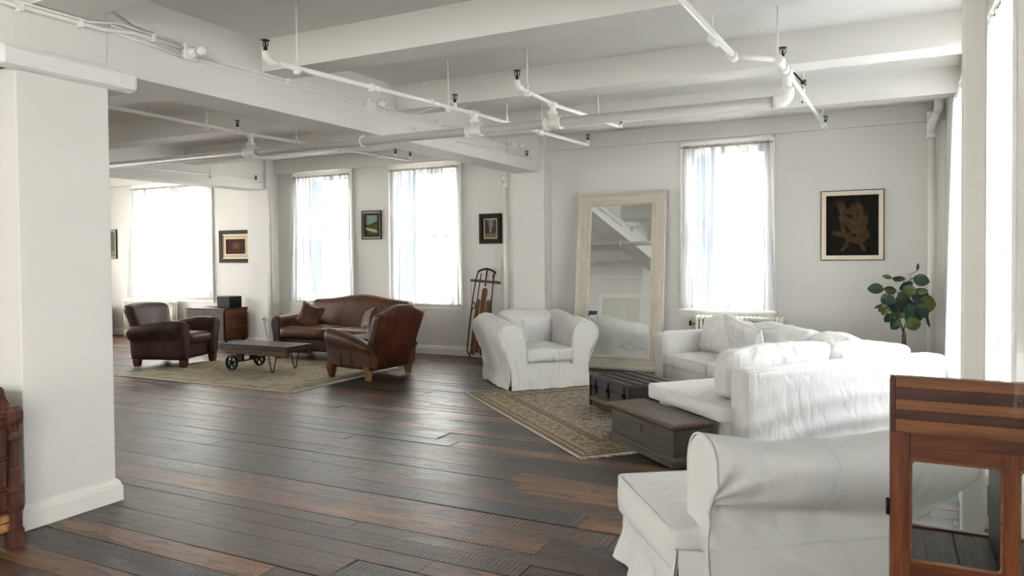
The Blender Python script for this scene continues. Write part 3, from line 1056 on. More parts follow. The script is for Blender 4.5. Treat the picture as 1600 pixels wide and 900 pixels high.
# right end elbow turning up
pts = [(-0.74, MX, MZ), (-0.70, MX, MZ)] + [(-0.70 + 0.055 * math.sin(a), MX, MZ + 0.055 * (1 - math.cos(a))) for a in [PI / 2 * k / 6 for k in range(1, 7)]] + [(-0.645, MX, MZ + 0.09)]
MB().tube(pts, 0.05, 16, True, Tm).build('elbow', 'pipe', main)
MB().tube([(-0.645, MX, MZ + 0.08), (-0.645, MX, MZ + 0.20)], 0.033, 14, True, Tm).build('riser', 'pipe', main)


def branch(label, pts, r, tees, heads, rods, elbow_start=None):
    p0 = Vector(pts[0])
    root = thing('sprinkler_branch_pipe', label, 'pipe', p0, 0, 'sprinkler branch pipes')
    T = Matrix.Translation(-p0)
    V = [Vector(p) for p in pts]
    MB().tube(V, r, 12, True, T).build('pipe_run', 'pipe', root)

    def at(y):
        for a, b in zip(V, V[1:]):
            if min(a.y, b.y) - 1e-6 <= y <= max(a.y, b.y) + 1e-6 and abs(b.y - a.y) > 1e-6:
                return a + (b - a) * (y - a.y) / (b.y - a.y)
        return V[-1]
    ax = (V[-1] - V[0]).normalized()
    for y in tees:
        fitting(root, T @ at(y), ax, r * 1.5, 0.085)
    for y in heads:
        q = T @ at(y)
        MB().tube([q, q + Vector((0, 0, 0.05))], r * 1.05, 10).build('head_nipple', 'pipe', root)
        head(root, q + Vector((0, 0, 0.05)))
    for y, zt in rods:
        rod(root, T @ at(y), zt - p0.z)
    return root, T, at


b2, T2, _ = branch('sprinkler pipe nearest the girder, its near end turned up by the first bulb',
                   [(-3.575, 3.62, 2.83), (-3.30, 5.80, 2.835), (-3.08, 8.05, 2.83)], 0.019, [4.55, 5.25, 5.80, 6.95], [5.52, 7.0], [(3.82, ZC), (5.43, ZC), (6.34, 3.02), (7.0, ZC)])
e = MB()
e.tube([T2 @ Vector(p) for p in [(-3.575, 3.66, 2.83), (-3.578, 3.60, 2.832), (-3.582, 3.575, 2.85), (-3.583, 3.57, 2.89)]], 0.026, 12)
e.build('elbow', 'pipe', b2)
head(b2, T2 @ Vector((-3.583, 3.57, 2.89)))
e = MB().tube([T2 @ Vector(p) for p in [(-3.08, 8.03, 2.83), (-3.08, 8.06, 2.835), (-3.08, 8.07, 2.88)]], 0.024, 12).build('elbow', 'pipe', b2)
head(b2, T2 @ Vector((-3.08, 8.07, 2.88)))

b3, T3, _ = branch('short sprinkler pipe in the middle of the right bay, upright head at near end',
                   [(-2.50, 5.09, 2.84), (-2.53, 5.80, 2.84), (-2.36, 7.08, 2.83)], 0.018, [5.80, 6.6], [], [(5.25, ZC), (6.62, ZC)])
MB().tube([T3 @ Vector(p) for p in [(-2.50, 5.12, 2.84), (-2.50, 5.07, 2.842), (-2.50, 5.06, 2.855), (-2.50, 5.055, 2.89)]], 0.023, 12).build('elbow', 'pipe', b3)
head(b3, T3 @ Vector((-2.50, 5.055, 2.89)))
MB().tube([T3 @ Vector(p) for p in [(-2.36, 7.05, 2.83), (-2.36, 7.10, 2.835), (-2.36, 7.11, 2.86)]], 0.022, 12).build('elbow', 'pipe', b3)
head(b3, T3 @ Vector((-2.36, 7.11, 2.86)))

b1, T1, _ = branch('sprinkler pipe running through the shaded middle bay left of the girder',
                   [(-6.08, 2.9, 2.90), (-6.05, 5.80, 2.87), (-5.92, 8.56, 2.90)], 0.019, [5.62, 5.80, 7.2], [5.62, 8.25], [(5.23, ZC), (6.45, ZC), (7.9, ZC)])
MB().tube([T1 @ Vector(p) for p in [(-5.92, 8.52, 2.90), (-5.92, 8.57, 2.905), (-5.92, 8.58, 2.95)]], 0.024, 12).build('elbow', 'pipe', b1)
head(b1, T1 @ Vector((-5.92, 8.58, 2.95)))

# right branch with the offset
r4 = thing('sprinkler_branch_pipe', 'sprinkler pipe with a sideways jog, entering at the top edge', 'pipe', (-0.66, 5.5, 2.90), 0, 'sprinkler branch pipes')
T4 = Matrix.Translation((0.66, -5.5, -2.90))
MB().tube([(-1.02, 2.4, 2.90), (-0.92, 5.20, 2.90)], 0.022, 12, True, T4).build('pipe_run', 'pipe', r4)
MB().tube([(-0.92, 5.20, 2.90), (-0.67, 5.42, 2.895)], 0.02, 12, True, T4).build('offset_pipe', 'pipe', r4)
MB().tube([(-0.67, 5.42, 2.895), (-0.64, 6.0, 2.89)], 0.027, 12, True, T4).build('pipe_run', 'pipe', r4)
MB().tube([(-0.64, 6.0, 2.89), (-0.57, 8.60, 2.90)], 0.018, 12, True, T4).build('pipe_run', 'pipe', r4)
for c, ax in (((-0.925, 5.18, 2.90), (0.03, 1, 0)), ((-0.66, 5.44, 2.895), (0.1, 1, 0)), ((-0.655, 5.68, 2.893), (0, 1, 0)), ((-0.645, 5.80, 2.892), (0, 1, 0)), ((-0.958, 4.75, 2.90), (0.03, 1, 0))):
    fitting(r4, T4 @ Vector(c), ax, 0.034, 0.09)
rod(r4, T4 @ Vector((-0.958, 4.68, 2.90)), ZC - 2.90)
rod(r4, T4 @ Vector((-0.668, 5.44, 2.895)), ZC - 2.90)
rod(r4, T4 @ Vector((-0.62, 6.75, 2.89)), ZC - 2.90)
rod(r4, T4 @ Vector((-0.578, 8.35, 2.90)), ZC - 2.90)
q = T4 @ Vector((-0.655, 5.62, 2.895))
MB().tube([q, q + Vector((0, 0, 0.06))], 0.02, 10).build('head_nipple', 'pipe', r4)
head(r4, q + Vector((0, 0, 0.06)))
MB().tube([T4 @ Vector(p) for p in [(-0.57, 8.56, 2.90), (-0.57, 8.61, 2.905), (-0.57, 8.62, 2.95)]], 0.023, 12).build('elbow', 'pipe', r4)
head(r4, T4 @ Vector((-0.57, 8.62, 2.95)))
# black cable tie wrapped on the rod
m = MB()
m.tube([(-0.70, 6.72, 3.10), (-0.645, 6.74, 3.03), (-0.60, 6.75, 2.98)], 0.008, 6)
m.tube([(-0.622, 6.75, 2.98), (-0.625, 6.75, 2.90), (-0.63, 6.75, 2.83)], 0.006, 6)
m.tube([(-0.60, 6.745, 3.02), (-0.64, 6.745, 2.995)], 0.014, 8)
o = m.build('cable_tie', 'rubber')
tag(o, 'black cable tie knotted on a hanger rod above the white sofa', 'cable tie')

# conduits on the girder face with two lamp holders
cd = thing('conduit', 'thin white electric conduits clipped along the girder side', 'conduit', (-4.38, 3, 3.0))
Tc = Matrix.Translation((4.38, -3, -3.0))
MB().tube([(-4.38, 1.2, 2.975), (-4.38, 3.0, 2.992), (-4.38, 3.2, 3.025), (-4.38, 3.6, 3.02)], 0.015, 10, True, Tc).build('conduit_run', 'pipe', cd)
MB().tube([(-4.36, 1.2, 2.998), (-4.36, 2.9, 3.008), (-4.37, 3.1, 3.055), (-4.38, 3.55, 3.045)], 0.009, 8, True, Tc).build('conduit_run', 'pipe', cd)
MB().tube([(-4.385, 3.05, 3.035), (-4.385, 3.6, 2.985)], 0.008, 8, True, Tc).build('conduit_run', 'pipe', cd)
MB().tube([(-4.385, 3.05, 3.0), (-4.385, 3.6, 2.955)], 0.008, 8, True, Tc).build('conduit_run', 'pipe', cd)
MB().tube([(-4.385, 3.62, 3.0), (-4.385, 5.62, 3.022), (-4.385, 8.7, 3.03)], 0.009, 8, True, Tc).build('conduit_run', 'pipe', cd)
MB().tube([(-4.387, 3.62, 2.965), (-4.387, 5.62, 2.985), (-4.387, 8.7, 3.00)], 0.006, 8, True, Tc).build('conduit_run', 'pipe', cd)
for y, z in ((1.6, 2.985), (2.05, 2.988), (2.5, 2.99), (2.85, 2.993), (3.35, 3.03), (4.6, 3.01), (6.9, 3.022)):
    MB().box(-4.40, -4.355, y - 0.012, y + 0.012, z - 0.03, z + 0.022, Tc).build('conduit_clip', 'pipe', cd)
m = MB()
for k in range(4):
    o1 = 0.012 * k
    m.tube([(-4.385, 3.055 + o1, ZC - 0.004), (-4.382, 3.065 + o1, 3.18 + 0.01 * k), (-4.38, 3.09 + o1, 3.12), (-4.36, 3.16 + o1, 3.10 - 0.008 * k), (-4.36, 3.35, 3.08 - 0.006 * k)], 0.006, 6)
tag(m.build('wire_bundle', 'pipe'), 'bundle of thin white wires dropping from the ceiling corner beside the pier', 'wires')
tag(MB().tube([(-4.37, 5.85, 3.0), (-4.33, 5.95, 2.965), (-4.15, 6.08, 2.955), (-3.9, 6.115, 3.01)], 0.005, 6).build('loose_wire', 'pipe'), 'single white wire sagging from the second bulb holder to the beam', 'wires')

for i, (y, lab) in enumerate(((3.64, 'bare globe bulb in a porcelain holder on the girder nearest the white pier'),
                              (5.70, 'bare bulb holder on the girder above the main pipe, halfway along'),
                              (8.72, 'small bare bulb holder near the far end of the girder'))):
    L = thing('wall_lamp', lab, 'lamp', (-4.40, y, 3.0), 0, 'bare bulbs on the girder')
    MB().box(0, 0.045, -0.05, 0.05, -0.055, 0.055, None, 0.008).build('junction_box', 'plastic', L)
    MB().lathe((0.045, 0.005, 0), [(0.042, 0), (0.042, 0.012), (0.028, 0.02), (0.026, 0.05), (0.022, 0.05)], 16, (1, 0, 0)).build('lamp_holder', 'plastic', L)
    MB().lathe((0.095, 0.005, 0.0), [(0.014, 0), (0.018, 0.012), (0.032, 0.035), (0.036, 0.055), (0.03, 0.078), (0.014, 0.091), (0.002, 0.094)], 18, (1, 0, 0)).build('bulb', 'bulb', L)

# thin conduit following the end of the girder and the pilaster
m = MB()
m.tube([(-4.385, 7.3, 2.86), (-4.385, 9.50, 2.90), (-4.33, 9.56, 2.90), (-4.31, 9.60, 2.88), (-4.318, 9.66, 2.80), (-4.318, 9.67, 0.6)], 0.008, 8)
o = m.build('conduit', 'pipe')
tag(o, 'thin conduit turning down the right side of the far pilaster', 'conduit')
sp = thing('sprinkler_branch_pipe', 'short sprinkler pipe lying against the far end of the girder', 'pipe', (-4.36, 8, 2.9), 0, 'sprinkler branch pipes')
MB().tube([(0, -1.6, -0.02), (0, 1.2, 0.0)], 0.014, 10).build('pipe_run', 'pipe', sp)
head(sp, (0, 1.1, 0.012))
rod(sp, (0, 0.55, 0.0), 0.37)

sp = thing('sprinkler_branch_pipe', 'faint sprinkler pipe along the second girder in the left bays', 'pipe', (-9.66, 7.5, 2.88), 0, 'sprinkler branch pipes')
MB().tube([(0, -3.2, 0.0), (0, 1.9, 0.0)], 0.014, 10).build('pipe_run', 'pipe', sp)
head(sp, (0, 1.86, 0.012))
rod(sp, (0, 0.9, 0.0), 0.39)
rod(sp, (0, -1.2, 0.0), 0.39)

o = MB().tube([(-9.66, 9.40, 2.85), (-9.62, 9.555, 2.85), (-9.625, 9.63, 2.78), (-9.628, 9.66, 2.7), (-9.628, 9.66, 0.4)], 0.008, 8).build('conduit', 'pipe')
tag(o, 'thin conduit bending down the pilaster left of the sofa', 'conduit')

# line-set cover round the pier
lc = thing('duct_cover', 'white plastic duct cover wrapped round the top of the big pier', 'duct cover', (-4.40, 2.8, 2.69))
prof = [(0, -0.06), (0.055, -0.06), (0.078, -0.048), (0.085, -0.03), (0.085, 0.035), (0.075, 0.055), (0.06, 0.06), (0, 0.06)]
MB().loft([[(u, yy, z) for u, z in prof] for yy in (-0.33, 0.27)], False).build('cover_channel', 'plastic', lc)
prof2 = [(u * 1.03, z * 1.04) for u, z in prof]
MB().loft([[(u * k, yy, z * k2) for u, z in prof2] for yy, k, k2 in ((0.255, 1, 1), (0.36, 1, 1), (0.385, 0.9, 0.93))], False).build('end_cap', 'plastic', lc)
MB().loft([[(u * k, yy, z * k2) for u, z in prof2] for yy, k, k2 in ((-0.45, 0.8, 0.93), (-0.42, 1, 1), (-0.325, 1, 1))], False).build('corner_cover', 'plastic', lc)
MB().box(-0.22, 0.03, -0.44, -0.33, -0.045, 0.045).build('side_channel', 'rubber', lc)

# riser pipes at the back wall
rp = thing('riser_pipe', 'white steam riser beside the sled and the far pilaster', 'pipe', (-5.02, 9.74, 0))
MB().tube([(0, 0, 0.0), (0, 0, 2.58)], 0.034, 14).build('pipe_run', 'pipe', rp)
MB().lathe((0, 0, 2.56), [(0.04, 0), (0.05, 0), (0.05, 0.03), (0.043, 0.04), (0.043, 0.13), (0.05, 0.14), (0.05, 0.17), (0.03, 0.17)], 14).build('tee_fitting', 'pipe', rp)
MB().lathe((0, 0, 2.64), [(0.03, 0), (0.03, 0.09), (0.036, 0.09), (0.036, 0.11)], 12, (-0.7, -0.7, 0)).build('valve_stub', 'pipe', rp)
MB().tube([(0, 0, 2.72), (0, 0, 3.03)], 0.034, 14).build('pipe_run', 'pipe', rp)

rp = thing('riser_pipe', 'white riser with an angled branch in the corner behind the fig plant', 'pipe', (0.475, 9.72, 0))
MB().tube([(0, 0, 0.0), (0, 0, 2.9)], 0.036, 14).build('pipe_run', 'pipe', rp)
MB().lathe((0, 0, 2.86), [(0.04, 0), (0.052, 0), (0.052, 0.04), (0.046, 0.05), (0.046, 0.12), (0.052, 0.13), (0.052, 0.16), (0.03, 0.17)], 14).build('wye_fitting', 'pipe', rp)
MB().tube([(0, 0, 2.92), (0.0, -0.05, 2.99), (0.02, -0.14, 3.06), (0.05, -0.26, 3.14)], 0.042, 12).build('offset_pipe', 'pipe', rp)
MB().tube([(0.05, -0.24, 3.13), (0.055, -0.30, 3.165), (0.055, -0.32, 3.20), (0.055, -0.32, ZC)], 0.046, 12).build('elbow', 'pipe', rp)
MB().lathe((0, 0, 3.02), [(0.045, 0), (0.045, 0.1), (0.052, 0.1), (0.052, 0.14), (0.04, 0.14), (0.04, 0.245)], 12).build('cap', 'pipe', rp)


# ---------------------------------------------------------------- radiators
def radiator(label, loc, rotz, n, h=0.70, pitch=0.055, depth=0.16, valve=None):
    root = thing('radiator', label, 'radiator', loc, rotz, 'cast iron radiators')
    W = n * pitch
    proto = None
    for i in range(n):
        m = MB()
        x = 0
        for yy in (-depth / 2 + 0.03, 0, depth / 2 - 0.03):
            m.tube([(x, yy, 0.09), (x, yy, h - 0.05)], 0.021, 8)
        m.rbox((pitch * 0.92, depth, 0.075), 0.026, (3, 6, 4), c=(x, 0, h - 0.035))
        m.rbox((pitch * 0.92, depth, 0.07), 0.024, (3, 6, 4), c=(x, 0, 0.115))
        if proto is None:
            proto = m.mesh('section', 'rad')
        o = bpy.data.objects.new('section', proto)
        o.location = (-W / 2 + pitch * (i + 0.5), 0, 0)
        link(o, root)
    for s in (-1, 1):
        for yy in (-0.05, 0.05):
            MB().loft([[(s * (W / 2 - 0.03) + a, yy + b, z) for a, b in ((-k, -k), (k, -k), (k, k), (-k, k))] for k, z in ((0.016, 0.0), (0.012, 0.03), (0.019, 0.09))]).build('foot', 'rad', root)
    if valve is not None:
        MB().tube([(valve * W / 2, 0, 0.64 if h > 0.6 else 0.1), (valve * (W / 2 + 0.06), 0, 0.64 if h > 0.6 else 0.1)], 0.014, 8).build('air_valve', 'brass', root)
        MB().lathe((valve * (W / 2 + 0.07), 0, 0.64), [(0.012, -0.03), (0.02, -0.02), (0.02, 0.02), (0.012, 0.04)], 10).build('valve_cap', 'black', root)
    return root


radiator('white cast-iron radiator under the far left window behind the club chair', (-12.9, 9.70, 0), 0, 26, 0.735)
radiator('white cast-iron radiator under the window right of the mirror', (-1.66, 9.70, 0), 0, 20, 0.75, valve=-1)
radiator('low white radiator seen through the glass cabinet beside the square post', (0.47, 4.80, 0), PI / 2, 8, 0.38, 0.06)

# ================================================================ SOFT FURNITURE
def chaikin(poly, it=2):
    for _ in range(it):
        out = []
        for i in range(len(poly)):
            a, b = poly[i], poly[(i + 1) % len(poly)]
            out.append((a[0] * .75 + b[0] * .25, a[1] * .75 + b[1] * .25))
            out.append((a[0] * .25 + b[0] * .75, a[1] * .25 + b[1] * .75))
        poly = out
    return poly


def resample(poly, n):
    P = [Vector((p[0], p[1])) for p in poly]
    seg = [(P[(i + 1) % len(P)] - P[i]).length for i in range(len(P))]
    tot = sum(seg)
    out = []
    i = 0
    acc = 0
    for k in range(n):
        d = tot * k / n
        while acc + seg[i] < d and i < len(P) - 1:
            acc += seg[i]
            i += 1
        t = (d - acc) / max(seg[i], 1e-9)
        out.append(tuple(P[i].lerp(P[(i + 1) % len(P)], t)))
    return out


def roll(mb, poly, a, b, n=24, edge=0.03, wr=0.0, wf=3.0, seed=0, warp=None, npts=56, T=None, smooth_it=2):
    """soft extrusion of a (x, z) profile along y with rounded ends and wrinkles"""
    pts = resample(chaikin(poly, smooth_it), npts)
    cx = sum(p[0] for p in pts) / npts
    cz = sum(p[1] for p in pts) / npts
    size = max(max(p[0] for p in pts) - min(p[0] for p in pts), 1e-3)
    pos = [(a, edge * 1.0), (a + edge * 0.25 * (1 if b > a else -1), edge * 0.45), (a + edge * (1 if b > a else -1), 0)]
    for k in range(1, n):
        pos.append((a + (b - a) * k / n, 0))
    sg = 1 if b > a else -1
    pos = [q for q in pos[:3]] + [q for q in pos[3:] if (q[0] - a) * sg > edge * 1.2 and (b - q[0]) * sg > edge * 1.2]
    pos += [(b - edge * sg, 0), (b - edge * 0.25 * sg, edge * 0.45), (b, edge)]
    rings = []
    for y, ins in pos:
        k = 1 - 2 * ins / size
        ring = []
        for i, (x, z) in enumerate(pts):
            kx = cx + (x - cx) * k
            kz = cz + (z - cz) * (1 - ins / max(0.3, size))
            if wr:
                d = Vector((x - cx, 0, z - cz)).normalized()
                p = Vector((kx, y, kz))
                w = noise.noise(p * wf + Vector((seed * 3.7, seed, 0))) * 0.8 + (1 - abs(noise.noise(p * wf * 1.8 + Vector((seed, 9, 2)))) * 2.4) * 0.4
                kx += d.x * w * wr
                kz += d.z * w * wr
            q = (kx, y, kz)
            if warp:
                q = warp(Vector(q))
            ring.append(tuple(q))
        rings.append(ring)
    if b > a:
        rings.reverse()
    mb.loft(rings, True, True, T)
    return mb


def profile_piping(poly, y, r=0.006, warp=None, npts=60, T=None, zmin=None):
    pts = resample(chaikin(poly, 2), npts)
    V = [Vector((x, y, z)) for x, z in pts]
    if warp:
        V = [Vector(warp(p)) for p in V]
    m = MB()
    if zmin is None:
        m.tube(V, r, 6, False, T, True)
    else:
        k = min(range(len(V)), key=lambda i: V[i].z)
        V = V[k:] + V[:k]
        V = [p for p in V if p.z > zmin]
        m.tube(V, r, 6, True, T)
    return m


def rect_piping(x0, x1, y0, y1, z, r, rc=0.04, T=None, warp=None):
    pts = []
    for cx, cy, a0 in ((x1 - rc, y1 - rc, 0), (x0 + rc, y1 - rc, PI / 2), (x0 + rc, y0 + rc, PI), (x1 - rc, y0 + rc, 1.5 * PI)):
        for k in range(5):
            a = a0 + PI / 2 * k / 4
            pts.append((cx + rc * math.cos(a), cy + rc * math.sin(a)))
    V = []
    for i in range(len(pts)):
        a, b = pts[i], pts[(i + 1) % len(pts)]
        L = math.hypot(b[0] - a[0], b[1] - a[1])
        for j in range(max(1, int(L / 0.08))):
            t = j / max(1, int(L / 0.08))
            V.append(Vector((a[0] + (b[0] - a[0]) * t, a[1] + (b[1] - a[1]) * t, z)))
    if warp:
        V = [Vector(warp(p)) for p in V]
    return MB().tube(V, r, 6, False, T, True)


def piped_cushion(parent, x0, x1, y0, y1, z0, z1, mat='slip_soft', crown=0.035, side=0.018, seed=1, wr=0.006, n=None, low=True, name='seat_cushion', wf=4.0):
    """boxed cushion with crowned top, bulging border and piping along both edges"""
    n = n or (max(12, int((x1 - x0) / 0.035)), max(12, int((y1 - y0) / 0.035)), 8)
    c = ((x0 + x1) / 2, (y0 + y1) / 2, (z0 + z1) / 2)
    m = MB()
    m.rbox((x1 - x0, y1 - y0, z1 - z0), 0.018, n, (side, side, crown), wr, wf, seed, None, None, c)
    o = m.build(name, mat, parent)
    r = 0.0052
    rect_piping(x0 + 0.004, x1 - 0.004, y0 + 0.004, y1 - 0.004, z1 - 0.004, r, 0.03).build('piping', mat, o)
    if low:
        rect_piping(x0 + 0.004, x1 - 0.004, y0 + 0.004, y1 - 0.004, z0 + 0.004, r, 0.03).build('piping', mat, o)
    return o


def skirt_panel(mb, p0, p1, z0, z1, depth=0.012, flare=0.03, seed=0, T=None, wave=0.008):
    """hanging cloth between p0 and p1 (x, y), outward = right hand side of p0->p1"""
    a, b = Vector(p0), Vector(p1)
    d = (b - a)
    L = d.length
    d.normalize()
    o = Vector((d.y, -d.x))
    nu = max(6, int(L / 0.035))

    def P(u, v):
        q = a + d * L * u
        off = flare * v + wave * noise.noise(Vector((u * L * 7, v * 2, seed * 5.1))) * (0.3 + v) * 2 + 0.004
        q = q + o * off
        return (q.x, q.y, z1 + (z0 - z1) * v + (0.006 * noise.noise(Vector((u * 6, seed, 3))) + 0.004 if v > 0.95 else 0))
    mb.grid(P, nu, 8, True, T)

    def Q(u, v):
        x, y, z = P(1 - u, v)
        return (x - o.x * depth, y - o.y * depth, z)
    mb.grid(Q, nu, 8, True, T)
    return mb


# ---- white slipcovered armchair --------------------------------------------
ac = thing('slipcovered_armchair', 'white slipcovered armchair with flared rolled arms standing in front of the leaning mirror', 'armchair', (-3.455, 7.79, 0.013), math.radians(47.5), 'white slipcovered seating')
armp = [(0.285, 0.10), (0.285, 0.40), (0.300, 0.60), (0.325, 0.71), (0.39, 0.775), (0.47, 0.785), (0.555, 0.765), (0.615, 0.70), (0.625, 0.62), (0.60, 0.53), (0.555, 0.43), (0.515, 0.33), (0.49, 0.22), (0.50, 0.10)]
for s in (-1, 1):
    def wp(p, s=s):
        # arms sweep down a little and outwards towards the front
        t = max(0.0, min(1.0, p.y / 0.95))
        z = p.z
        if z > 0.3:
            z += (0.0 + 0.05 * t - 0.03 * (1 - t) ** 2) * (z - 0.3) / 0.5
        x = p.x + (0.03 * (1 - t) * (1 if p.x > 0.4 else 0)) * max(0, (p.z - 0.3)) * 1.2
        return (s * x, p.y, z)
    m = MB()
    roll(m, armp, 0.0, 1.0, 44, 0.03, 0.024, 5.5, 3 + s, wp)
    if s == -1:
        m.f = [tuple(reversed(f)) for f in m.f]
    o = m.build('arm', 'slip', ac)
    pp = profile_piping(armp, 0.012, 0.006, wp, 60, None, 0.27)
    pp.build('piping', 'slip_soft', o)
# base box + skirt
MB().rbox((0.94, 0.90, 0.30), 0.04, (14, 12, 6), (0, 0, 0), 0.006, 4, 2, None, None, (0, 0.50, 0.17)).build('base', 'slip', ac)
m = MB()
skirt_panel(m, (-0.485, 0.0), (0.485, 0.0), 0.0, 0.27, seed=1, wave=0.012)
skirt_panel(m, (0.485, -0.01), (0.47, 1.0), 0.0, 0.27, seed=2, wave=0.014)
skirt_panel(m, (-0.47, 1.0), (-0.485, -0.01), 0.0, 0.27, seed=3, wave=0.014)
skirt_panel(m, (0.47, 1.0), (-0.47, 1.0), 0.0, 0.27, seed=4)
m.build('skirt', 'slip', ac)
piped_cushion(ac, -0.295, 0.295, 0.005, 0.70, 0.315, 0.455, 'slip', 0.05, 0.02, 5, 0.014, wf=5.5)
# back frame and back cushion


def lean(k, z0=0.4):
    return lambda p: (p.x, p.y + k * (p.z - z0), p.z)


MB().rbox((1.06, 0.22, 0.62), 0.09, (18, 6, 12), (0, 0, 0.03), 0.012, 5, 6, lambda p: (p.x * (0.94 + 0.10 * (p.z + 0.33) / 0.66), p.y + 0.16 * (p.z), p.z), None, (0, 0.95, 0.45)).build('back', 'slip', ac)
m = MB()
m.rbox((0.70, 0.20, 0.44), 0.075, (26, 8, 20), (0.0, 0.07, 0.02), 0.022, 6.0, 8, lambda p: (p.x * (1.0 if p.z > -0.05 else 0.88), p.y + 0.25 * p.z, p.z), Matrix.Identity(4), (-0.01, 0.74, 0.625))
o = m.build('back_cushion', 'slip_deep', ac)

# ---- near white chaise with one rolled side ---------------------------------
nc = thing('slipcovered_chaise', 'large white slipcovered chaise with a rolled side beside the wooden glass cabinet', 'chaise', (-1.215, 3.58, 0.0), math.radians(-55), 'white slipcovered seating')
rollp = [(0.60, 0.10), (0.60, 0.42), (0.615, 0.56), (0.605, 0.66), (0.625, 0.75), (0.69, 0.805), (0.785, 0.815), (0.875, 0.785), (0.915, 0.72), (0.905, 0.63), (0.865, 0.555), (0.815, 0.50), (0.81, 0.40), (0.83, 0.25), (0.86, 0.10)]


def wn_(p):
    t = max(0.0, min(1.0, (p.y - 0.13) / 1.15))
    z = p.z
    if z > 0.35:
        z += (z - 0.35) / 0.48 * (-0.045 * math.sin(PI * min(1, t * 1.15)) - 0.015 * t)
    x = p.x
    # deep drape folds that sweep from the roll's front crease
    if p.x > 0.74 and p.z < 0.72:
        s1 = p.z - (0.56 - 0.16 * t)
        x -= 0.034 * math.exp(-(s1 / 0.035) ** 2) * (0.4 + t)
        s2 = p.z - (0.50 - 0.38 * math.sin(min(1, t * 1.1) * 1.5))
        x += 0.036 * math.exp(-(s2 / 0.05) ** 2) * math.sin(PI * min(1, t + 0.08))
        s3 = p.z - (0.44 - 0.44 * math.sin(min(1, t * 1.3) * 1.5))
        x += 0.028 * math.exp(-(s3 / 0.04) ** 2) * math.sin(PI * min(1, t + 0.1))
    if p.x > 0.72 and p.z < 0.78:
        # folds fanning out of the crease under the front of the roll
        dy, dz = p.y - 0.10, 0.56 - p.z
        r = math.hypot(dy, dz)
        ang = math.atan2(dz, dy)
        x += 0.013 * math.sin(ang * 11 + 0.8) * math.exp(-r / 0.42) * min(1, r / 0.08) * min(1, (0.78 - p.z) / 0.1)
        x += 0.010 * noise.noise(Vector((p.y * 2.0, p.z * 6.5 + p.y * 2.5, 3)))
    k = max(0.0, min(1.0, (0.62 - p.z) / 0.2))
    y = 0.13 + (p.y - 0.13) * (1 - 0.15 * k * t)
    return (x, y, z)


m = MB()
roll(m, rollp, 0.13, 1.30, 64, 0.022, 0.009, 3.4, 9, wn_, 110)
o = m.build('rolled_side', 'slip_soft', nc)
profile_piping(rollp, 0.136, 0.0055, wn_, 90, None, 0.12).build('piping', 'slip_soft', o)
piped_cushion(nc, -0.02, 0.745, 0.0, 1.10, 0.25, 0.425, 'slip_soft', 0.045, 0.035, 12, 0.006)
MB().rbox((0.76, 1.04, 0.30), 0.05, (12, 16, 6), (0, 0, 0), 0.005, 4, 2, None, None, (0.38, 0.57, 0.17)).build('base', 'slip_soft', nc)
m = MB()
skirt_panel(m, (0.0, 0.03), (0.77, 0.03), 0.005, 0.34, seed=5, wave=0.022, flare=0.02)
skirt_panel(m, (0.0, 1.10), (0.0, 0.03), 0.005, 0.34, seed=6, wave=0.018, flare=0.02)
skirt_panel(m, (0.77, 0.03), (0.80, 0.14), 0.005, 0.34, seed=7, wave=0.01, flare=0.01)
skirt_panel(m, (0.835, 0.14), (0.85, 1.12), 0.005, 0.36, seed=8, wave=0.02, flare=0.03)
skirt_panel(m, (0.85, 1.12), (0.0, 1.12), 0.005, 0.34, seed=9, wave=0.02, flare=0.02)
m.build('skirt', 'slip_soft', nc)

# ---- white sectional ---------------------------------------------------------
sx = thing('sectional_sofa', 'white slipcovered L-shaped sectional sofa behind the grey-green chest', 'sofa', (0, 0, 0), math.radians(45.6), 'white slipcovered seating')


def back_warp(p):
    x = p.x
    y = p.y
    z = p.z
    if p.y < 0:     # rear cloth: long diagonal creases running up to the near top corner
        q = (z + 0.36) - 0.16 * (x + 1.0)
        y += 0.010 * math.sin(q * 34 + 1.2 * math.sin(x * 4)) * max(0, 0.34 - z) * 1.6
        y += 0.008 * noise.noise(Vector((x * 2.2, z * 7, 4)))
    return (x, y, z + 0.012 * (x + 0.9) * (1 if z > 0 else 0))


MB().rbox((1.88, 0.22, 0.715), 0.045, (60, 6, 34), (0, 0.01, 0), 0.004, 4, 3, back_warp, None, (4.18, 4.49, 0.365)).build('near_back', 'slip_soft', sx)
o = MB()
o.tube([(3.25, 4.375, 0.03), (3.25, 4.37, 0.4), (3.25, 4.372, 0.66), (3.262, 4.385, 0.70), (3.6, 4.40, 0.715), (4.2, 4.40, 0.722), (5.05, 4.40, 0.735), (5.10, 4.40, 0.69), (5.11, 4.40, 0.1)], 0.0055, 6)
o.tube([(3.255, 4.395, 0.70), (3.255, 4.58, 0.70), (3.255, 4.59, 0.4)], 0.005, 6)
o.build('piping', 'slip_soft', sx)
MB().rbox((0.20, 2.9, 0.70), 0.05, (6, 40, 12), (0, 0, 0), 0.005, 4, 4, None, None, (5.00, 5.95, 0.37)).build('far_back', 'slip', sx)
